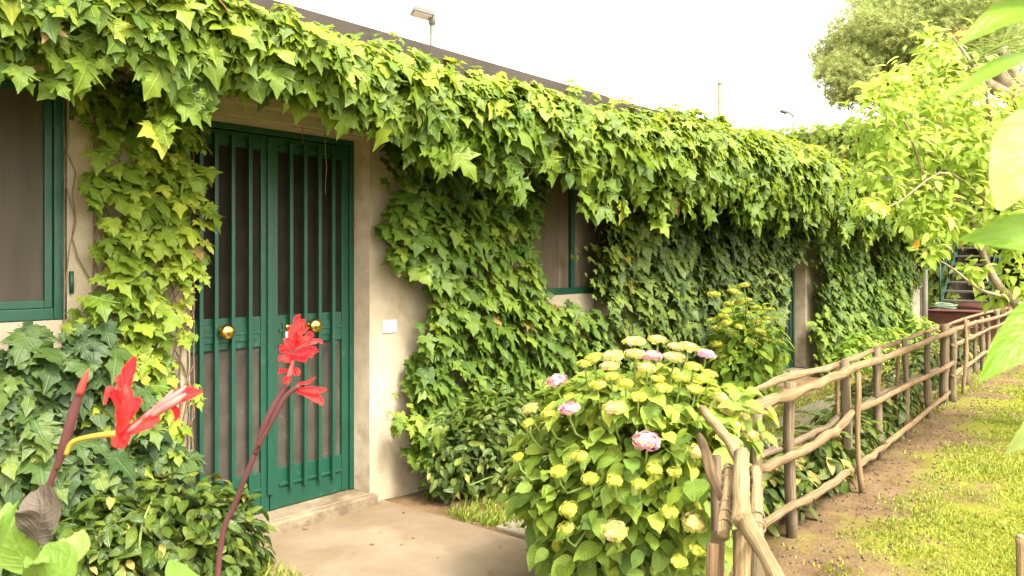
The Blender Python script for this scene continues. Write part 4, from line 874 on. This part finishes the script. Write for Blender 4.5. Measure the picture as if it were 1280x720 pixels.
SH['blade'] = [blade_strip(6, .032, d) for d in (.08, .18, .3)]
for (px_, py_, dp, nn_) in ((1232, 72, 6.9, 60), (1202, 86, 6.7, 45), (1252, 60, 7.0, 40)):
    c = at(px_, py_, dp); d = unit(g.normal(size=(nn_, 3)) + np.array([0, 0, .25])); Pq = c + d * .04
    plant(yuc, 'blade', 'yuccaleaf', Pq, UP + g.normal(0, .15, (nn_, 3)) + d * .0 + np.cross(np.cross(d, UP), d) * .8, d, np.clip(g.normal(.36, .06, nn_), .2, .5), np.clip(.45 + g.normal(0, .2, nn_), 0, .8), nn_, name='sword_leaf', mass='sword_leaves')
    v, f = tube([at(1285, 135, 7.05), c], [.06, .045], 8); obj('limb', v, f, M['bark'], yuc, True)
c = at(1199, 42, 6.6); d = unit(g.normal(size=(24, 3)))
plant(yuc, 'blade', 'yuccaleaf', c + d * .02, UP + g.normal(0, .4, (24, 3)), d, np.full(24, .10), np.full(24, .99), 24, name='dead_leaf')

# umbrella pine far behind
g = np.random.default_rng(91)
PC = at(1150, 70, 36); PBs = np.array([PC[0] + 1.5, PC[1] - 1.5, 0])
pine = thing('pine_tree', 'big umbrella pine with a rounded olive crown beyond the rear building', 'tree', (PBs[0], PBs[1], 0))
lb = [(smooth_path([(PBs[0], PBs[1], -.1), (PBs[0] - .2, PBs[1], 4), (PBs[0] - .5, PBs[1] + .3, 7.2)], 12), np.linspace(.38, .24, 12), 10)]
fk = np.array([PBs[0] - .5, PBs[1] + .3, 7.2])
cl = []
for (px_, py_, rr) in ((1060, 95, 34), (1048, 70, 28), (1075, 60, 42), (1090, 30, 42), (1120, 15, 45), (1150, 5, 48), (1185, 10, 48), (1110, 60, 48), (1140, 50, 52), (1170, 50, 52), (1205, 45, 50), (1100, 95, 38), (1130, 95, 38), (1055, 120, 18), (1160, 95, 40), (1190, 95, 40), (1235, 60, 50), (1230, 10, 45), (1150, -30, 55), (1200, -30, 55), (1040, 88, 20), (1085, 118, 18), (1260, 30, 50), (1105, -12, 35)):
    dp = 36 + g.uniform(-2.2, 1.5); c = at(px_, py_, dp); cl.append((c, rr / FPX * dp)); lb.append((smooth_path([fk, (fk + c) / 2 + (0, 0, -.3), c], 8), np.linspace(.10, .03, 8), 6))
v, f = tubes(lb); obj('trunk', v, f, M['bark'], pine, True)
def tuft(seed, n=14):
    gg = np.random.default_rng(seed); V, T = [], []
    for i in range(n):
        d = unit(gg.normal(size=3) + np.array([0, 1.0, 0])); s = unit(np.cross(d, gg.normal(size=3))) * .06; k = len(V); V += [s, -s, d]; T.append((k, k + 1, k + 2))
    return np.array(V), np.array(T, np.int32), np.ones((len(V), 2)) * 1.3
SH['tuft'] = [tuft(i) for i in range(4)]
Ps, Ns = [], []
for (c, r) in cl:
    n = int(420 * r * r + 150); d = unit(g.normal(size=(n, 3))); Ps.append(c + d * r * (.25 + .95 * g.random(n)[:, None] ** .7) * np.array([1.12, 1.12, .85])); Ns.append(d)
P = np.vstack(Ps); D = np.vstack(Ns); n = len(P)
plant(pine, 'tuft', 'needle', P, g.normal(size=(n, 3)), D * .5 + UP * .7 + g.normal(0, .3, (n, 3)), np.clip(g.normal(.21, .04, n), .1, .32), np.clip(.5 + g.normal(0, .2, n), 0, .99), 0, mass='crown')

# ================================================================== FOREGROUND: cannas and the big leaves
def ribbon(pts, widths, nrm, cup=.25, n=16, m=6, wave=0.0, seed=0, thick=0.0):
    """a leaf or petal: centre line, half-widths, facing, cross-section cupped"""
    C = smooth_path(pts, n); wd = np.interp(np.linspace(0, 1, n), np.linspace(0, 1, len(widths)), widths); g = np.random.default_rng(seed)
    if len(widths) > 2:
        wd = smooth_path(np.column_stack([widths, widths, widths]), n)[:, 0]
    wd = np.maximum(wd, 1e-4); V, T, U = [], [], []; nrm = unit(np.asarray(nrm, float)); ph = g.uniform(0, 6.28)
    for i in range(n):
        t = unit(C[min(i + 1, n - 1)] - C[max(i - 1, 0)]); s = unit(np.cross(t, nrm)); nn = np.cross(s, t)
        for k in range(m + 1):
            a = -1 + 2 * k / m; V.append(C[i] + s * a * wd[i] + nn * (cup * wd[i] * (abs(a) ** 1.5) + wave * wd[i] * abs(a) * math.sin(i * 1.1 + ph + (2 if a > 0 else 0)))); U.append((1 + a * .35, 1 + i / (n - 1)))
    for i in range(n - 1):
        for k in range(m):
            a = i * (m + 1) + k; T += [(a, a + 1, a + m + 2), (a, a + m + 2, a + m + 1)]
    return np.array(V), np.array(T, np.int32), np.array(U)
def petal(name, px_pts, dep, wpx, mat, parent, tint, facing=None, cup=.3, wave=.1, seed=0, n=14):
    P = [at(a, b, dep + (c[0] if c else 0)) for a, b, *c in px_pts]; wd = [q / FPX * dep for q in wpx]
    v, t, u = ribbon(P, wd, -FW * .8 + UP * .5 if facing is None else facing, cup, n, 8, wave, seed)
    return obj(name, v, t, M[mat], parent, True, 0, None, u, np.full(len(v), tint))
def stalk(name, px_pts, dep, rpx, mat, parent, n=14, sides=8):
    P = smooth_path([at(a, b, dep + (c[0] if c else 0)) for a, b, *c in px_pts], n); r = np.interp(np.linspace(0, 1, n), np.linspace(0, 1, len(rpx)), rpx) / FPX * dep
    v, f = tube(P, r, sides, .03, 2); return obj(name, v, f, M[mat], parent, True)
DA = 1.15; ba = at(22, 760, DA); ba[2] = 0
ca = thing('canna', 'canna with one open red flower and a closed purple spike before the window ivy', 'canna', (ba[0], ba[1], 0), 'red cannas in the foreground')
P = smooth_path([(ba[0] - .05, ba[1] - .02, -.03), (ba[0] - .02, ba[1], .55), at(32, 716, DA), at(56, 625, DA), at(74, 575, DA)], 18); v, f = tube(P, np.linspace(.0062, .0045, 18), 9, .03, 3); obj('stem', v, f, M['purple'], ca, True)
stalk('bud_spike', [(70, 588), (78, 562), (92, 515), (104, 478), (110, 463)], DA, [3.5, 6, 6.5, 4.5, .8], 'purple', ca)
stalk('spike_tip', [(99, 492), (105, 476), (111, 461)], DA - .004, [4.6, 4.2, .6], 'petal', ca, 8)
fl = stalk('flower_stalk', [(82, 568), (90, 553), (112, 546), (145, 542)], DA, [3.5, 3.2, 3.4, 4.5], 'oranges', ca)
for i, (pp, ww, tn_) in enumerate([
        ([(150, 535), (153, 500), (163, 465), (170, 446)], [3.5, 7, 9.5, 2.5], .5), ([(148, 515), (155, 495), (150, 477), (144, 472)], [4, 5, 4, 1.5], .6), ([(158, 535), (148, 505), (138, 487, -.01), (131, 506, -.02)], [3, 4, 4.5, 1.5], .35),
        ([(147, 545), (160, 520), (172, 505), (178, 500)], [4, 10, 9, 2], .45), ([(150, 548), (172, 535, -.015), (190, 528, -.02), (200, 522, -.02)], [4, 9, 9, 2], .7), ([(145, 543), (147, 553, -.01), (155, 556, -.02), (163, 545, -.02)], [4, 6, 5, 1.5], .3),
        ([(195, 512), (215, 500, -.01), (235, 494, -.01), (253, 490, -.01)], [3, 8, 10, 2], .6), ([(212, 508), (219, 512), (222, 519), (219, 527, -.01)], [2, 4, 3.5, 1.2], .4), ([(150, 540), (158, 525, -.01), (162, 498, -.02), (157, 480, -.02)], [4, 8, 7, 2], .8)]):
    petal('petal', pp, DA, ww, 'petal', ca, tn_, cup=.45, wave=.08, seed=i, n=22)
for i, pp in enumerate([[(160, 540), (185, 520), (200, 507), (216, 488)], [(180, 523), (203, 505), (220, 494), (232, 483)], [(190, 520), (205, 510), (222, 500), (232, 492)]]):
    stalk('flower_bud', pp, DA - .012 - .004 * i, [3, 5, 4.5, 1.2], 'pinkbud', ca, 10)
petal('leaf', [(52, 712), (22, 690, -.02), (12, 660, -.03), (10, 628, -.02)], DA, [10, 22, 20, 2], 'cannaleaf', ca, .35, -FW + RT * .6 + UP * .3, .2, .05, 3, 18)
petal('leaf', [(55, 722), (70, 705), (90, 688), (104, 662, .03)], DA + .03, [16, 30, 26, 2], 'cannaleaf', ca, .75, -FW * .6 + UP, .15, .06, 4, 18)
petal('leaf', [(30, 780), (50, 740, -.03), (66, 705, -.04), (58, 680, -.02)], DA - .05, [20, 42, 34, 3], 'cannaleaf', ca, .3, -FW * .7 + UP * .5, .15, .05, 5, 18)
petal('leaf', [(-40, 760), (-10, 700, -.05), (10, 650, -.06), (24, 625, -.04)], DA - .08, [14, 18, 10, 1], 'cannaleaf', ca, .1, -FW * .7 - RT * .3 + UP * .5, .2, .03, 6, 18)
wl = petal('withered_leaf', [(44, 676), (50, 655, -.01), (52, 632, -.015), (46, 612, 0)], DA - .02, [10, 27, 28, 8], 'dryleaf', ca, .5, -FW + UP * .3, .45, .14, 7, 18); wl['label'] = 'withered brown grey leaf'
DB = 1.32; bb = at(268, 760, DB); bb[2] = 0
cb = thing('canna', 'canna with a tall cluster of red flowers in front of the green double door', 'canna', (bb[0], bb[1], 0), 'red cannas in the foreground')
P = smooth_path([(bb[0] - .03, bb[1], -.03), (bb[0] - .01, bb[1], .5), at(272, 718, DB), at(296, 625, DB), at(322, 560, DB)], 18); v, f = tube(P, np.linspace(.0055, .0042, 18), 9, .03, 4); obj('stem', v, f, M['purple'], cb, True)
stalk('bud_spike', [(319, 568), (330, 535), (345, 505), (360, 478)], DB, [3.5, 5, 5.5, 3], 'purple', cb); stalk('bud_spike', [(322, 560), (338, 530), (356, 497), (374, 482)], DB - .006, [2, 3, 3.5, 3], 'purple', cb)
stalk('flower_stalk', [(335, 535), (345, 512), (358, 480), (366, 450)], DB, [3.5, 3.5, 3, 2], 'pinkbud', cb)
gB = np.random.default_rng(77)
for i, (b0, b1, t0, t1) in enumerate([(372, 415, 372, 393), (371, 420, 379, 398), (370, 425, 384, 408), (369, 428, 362, 408), (370, 430, 391, 418), (368, 436, 402, 428), (367, 442, 398, 438), (366, 436, 355, 424), (364, 444, 350, 437), (363, 452, 349, 450), (361, 462, 350, 465), (362, 466, 355, 478), (365, 452, 380, 452), (366, 446, 390, 446), (367, 438, 376, 424), (363, 458, 372, 468), (366, 434, 366, 412)]):
    dz = gB.uniform(-.035, .02); mx_, my_ = (b0 + t0) / 2 + gB.normal(0, 3.5), (b1 + t1) / 2 + gB.normal(0, 2.5); wd_ = gB.uniform(3.2, 6.0)
    petal('petal', [(b0, b1), (mx_, my_, dz * .6), (.25 * mx_ + .75 * t0, .25 * my_ + .75 * t1 - 1.5, dz), (t0 + gB.normal(0, 1.5), t1 + 1, dz * .8 - .01)], DB, [1.6, wd_, wd_ * .9, 1.2], 'petal', cb, gB.uniform(.1, .95), -FW + UP * gB.normal(.2, .5) + RT * gB.normal(0, .5), gB.uniform(.25, .6), .10, 30 + i, 20)
for i, (pp, ww, tn_) in enumerate([([(368, 488), (384, 488), (396, 489), (408, 487)], [2, 4, 5, 1.2], .5), ([(370, 488), (385, 493), (396, 498), (404, 506)], [2, 4.5, 5.5, 1.2], .6), ([(368, 486), (376, 480), (386, 478), (394, 472)], [1.2, 2, 2, .8], .4)]):
    petal('petal', pp, DB, ww, 'petal', cb, tn_, cup=.5, seed=60 + i)
petal('leaf', [(262, 800), (285, 760, .05), (300, 745, .1), (330, 740, .15)], DB, [10, 26, 22, 2], 'cannaleaf', cb, .3, UP - FW * .3, .15, .05, 8, 16)
petal('leaf', [(262, 780), (240, 745, .03), (220, 715, .06), (212, 700, .08)], DB, [10, 22, 14, 2], 'cannaleaf', cb, .2, UP - FW * .3, .15, .05, 9, 16)

# big leaves reaching in beside the camera
DL = .72; sb = at(1345, 400, DL)
bl = thing('broadleaf_plant', 'tall plant with big pointed bright green leaves reaching over the lawn side', 'plant', (sb[0], sb[1], 0))
v, f = tube(smooth_path([(sb[0] + .06, sb[1] - .05, -.03), (sb[0] + .03, sb[1] - .02, .8), at(1350, 400, DL), at(1352, 150, DL + .03), at(1345, -60, DL + .05)], 22), np.concatenate([np.linspace(.011, .006, 16), np.linspace(.0055, .0012, 6)]), 9, .04, 5); obj('stem', v, f, M['stem'], bl, True)
for i, (pp, ww, tn_, fac) in enumerate([
        ([(1350, 40), (1290, 12), (1240, 30, -.02), (1196, 58, -.03)], [4, 26, 17, 1], .45, UP * .7 - FW * .6), ([(1352, 120), (1290, 72), (1225, 100, -.02), (1166, 132, -.04)], [4, 20, 14, 1], .5, UP - FW * .35),
        ([(1350, 20), (1290, -22), (1230, -14, -.02), (1180, 0, -.03)], [4, 16, 10, 1], .7, UP - FW * .4), ([(1345, 130), (1300, 120), (1285, 140, -.02), (1268, 168, -.03)], [4, 22, 16, 2], .3, -FW),
        ([(1350, 250), (1300, 190, -.05), (1268, 215, -.06), (1248, 262, -.06)], [5, 48, 36, 5], .97, -FW + UP * .2), ([(1352, 330), (1300, 298, -.02), (1250, 296, -.03), (1199, 300, -.04)], [4, 29, 20, 1], .22, -FW * .9 + UP * .5),
        ([(1352, 370), (1305, 400, -.02), (1262, 435, -.03), (1224, 477, -.04)], [4, 30, 22, 1], .3, -FW * .9 + UP * .4), ([(1350, 480), (1310, 515, -.02), (1282, 545, -.03), (1256, 568, -.03)], [3, 16, 11, 1], .9, -FW + UP * .4),
        ([(1352, 200), (1400, 170, .03), (1450, 190, .05), (1500, 235, .06)], [4, 26, 19, 1], .3, UP - FW * .4), ([(1352, 90), (1395, 55, .03), (1440, 70, .05), (1480, 110, .06)], [4, 24, 17, 1], .5, UP - FW * .3), ([(1350, 330), (1405, 320, .02), (1455, 345, .04), (1505, 395, .05)], [4, 28, 20, 1], .25, UP - FW * .5),
        ([(1350, 450), (1400, 450, .02), (1450, 480, .04), (1490, 530, .05)], [4, 26, 19, 1], .35, UP - FW * .4), ([(1346, -30), (1380, -70, .02), (1405, -90, .03), (1440, -85, .04)], [3, 20, 14, 1], .6, UP - FW * .4), ([(1346, -40), (1335, -85, -.02), (1315, -110, -.03), (1290, -115, -.04)], [3, 18, 12, 1], .55, UP - FW * .4),
        ([(1354, 420), (1385, 470, -.12), (1400, 530, -.2), (1390, 600, -.25)], [4, 28, 20, 1], .3, UP - FW * .6), ([(1354, 620), (1390, 600, .08), (1440, 620, .14), (1490, 680, .18)], [4, 30, 22, 1], .3, UP - FW * .4), ([(1354, 260), (1375, 230, .10), (1390, 240, .18), (1400, 280, .25)], [4, 26, 18, 1], .4, UP)]):
    petal('leaf', pp, DL, ww, 'bigleaf', bl, tn_, fac, .22, .05, 50 + i, 22)

# ================================================================== GRASS
def grass(name, label, n, region, hgt, seed, cond):
    g = np.random.default_rng(seed); x0, x1, y0, y1 = region; P = []
    u = g.random(n * 3); x = x0 + (x1 - x0) * u ** 1.7; y = g.uniform(y0, y1, n * 3); k = cond(x, y, g); x, y = x[k][:n], y[k][:n]; n = len(x)
    z = -.02 + gb(x, y); dist = np.hypot(x - CAM[0], y - CAM[1]); h = hgt * np.clip(g.normal(1, .35, n), .3, 2.2); wd = .0022 + .0007 * dist; th = g.uniform(0, 6.28, n)
    lean = np.column_stack([np.cos(th), np.sin(th)]) * (h * g.uniform(.2, .9, n))[:, None]; pr = np.column_stack([-np.sin(th), np.cos(th)]) * wd[:, None]
    V = np.zeros((n, 4, 3)); V[:, 0] = np.column_stack([x - pr[:, 0], y - pr[:, 1], z]); V[:, 1] = np.column_stack([x + pr[:, 0], y + pr[:, 1], z])
    V[:, 2] = np.column_stack([x + pr[:, 0] * .7 + lean[:, 0] * .4, y + pr[:, 1] * .7 + lean[:, 1] * .4, z + h * .62]); V[:, 3] = np.column_stack([x + lean[:, 0], y + lean[:, 1], z + h])
    T = (np.array([[0, 1, 2], [0, 2, 3]])[None] + (np.arange(n) * 4)[:, None, None]).reshape(-1, 3)
    tint = np.repeat(np.clip(.5 + g.normal(0, .2, n) + .2 * vnoise(x * 1.1, y * 1.3, 6), 0, .99), 4)
    o = obj(name, V.reshape(-1, 3), T, M['grass'], None, False, 0, 'stuff', np.full((n * 4, 2), 1.3), tint); o.color = (0, 0, 0, 1); tag(o, label, 'grass')
def lawn_cond(x, y, g):
    d = (fence_y(x) - .46) - y; f = d * .9 + .55 * vnoise(x * 1.9, y * 2.3, 11) + .35 * vnoise(x * 5.1, y * 4.7, 12) + .12
    return g.random(len(x)) < np.clip(f * 1.6, .02, 1)
grass('lawn_grass', 'short yellow green lawn grass on the open side of the fence', 260000, (1.2, 19, -6.0, -1.5), .021, 1, lawn_cond)
def path_cond(x, y, g): return (g.random(len(x)) < np.clip(.5 + .8 * vnoise(x * 2, y * 2, 3), .05, 1)) & ~((x < 3.6) & (y > -1.6) & (x > 2.3)) & ~((x < 3.3) & (x > 1.2))
grass('garden_grass', 'soft green grass between the flagstones of the garden path', 26000, (3.5, 17.5, -2.0, -.5), .035, 2, path_cond)
def edge_cond(x, y, g): return (x < 2.42 + .0 * y) & (x > 2.0)
grass('edge_grass', 'tufts of grass beside the concrete slab near the evergreen shrub', 1500, (1.9, 2.42, -1.2, -.3), .05, 3, edge_cond)
def curb_cond(x, y, g): return vnoise(x * 5, y * 5, 1) > -.2
grass('slab_weeds', 'low bright weeds along the slab edge below the broad evergreen shrub', 420, (3.57, 4.9, -.86, -.45), .04, 4, curb_cond)
# loose clods on the bare soil
g = np.random.default_rng(5); n = 1100; x = g.uniform(3, 12, n); y = fence_y(x) + g.normal(-.3, .3, n)
base = np.array([(1, 0, 0), (-1, 0, 0), (0, 1, 0), (0, -1, 0), (0, 0, 1), (0, 0, -1)], float); bt = np.array([(0, 2, 4), (2, 1, 4), (1, 3, 4), (3, 0, 4), (2, 0, 5), (1, 2, 5), (3, 1, 5), (0, 3, 5)])
V = np.array([x, y, -.012 + gb(x, y)]).T[:, None] + base[None] * (g.uniform(.004, .014, n)[:, None, None] * g.uniform(.5, 1.2, (n, 6, 1))); T = (bt[None] + (np.arange(n) * 6)[:, None, None]).reshape(-1, 3).astype(np.int32)
o = obj('soil_clods', V.reshape(-1, 3), T, pmat('clod', [(.3, (.055, .034, .02)), (.7, (.13, .09, .055))], 20, .95, .3), None, False, 0, 'stuff'); tag(o, 'loose clods and crumbs of brown soil along the fence foot', 'soil')

# a few dry leaves on the slab
g = np.random.default_rng(17); me = mesh_np('fallen_leaf', SH['ell'][3][0], SH['ell'][3][1], pmat('dead_leaf', [(.3, (.12, .065, .03)), (.7, (.22, .13, .06))], 8, .8, .2))
for i in range(14):
    q = (g.uniform(2.5, 3.5), g.uniform(-1.35, -.1)); o = link('fallen_leaf', me, None, (q[0], q[1], .008)); k = g.uniform(.025, .05); o.scale = (k, k, k); o.rotation_euler = (g.normal(0, .25), g.normal(0, .25), g.uniform(0, 6.28))
    tag(o, 'small brown dead leaf lying on the concrete slab before the double door', 'leaf', 'dead leaves on the slab')
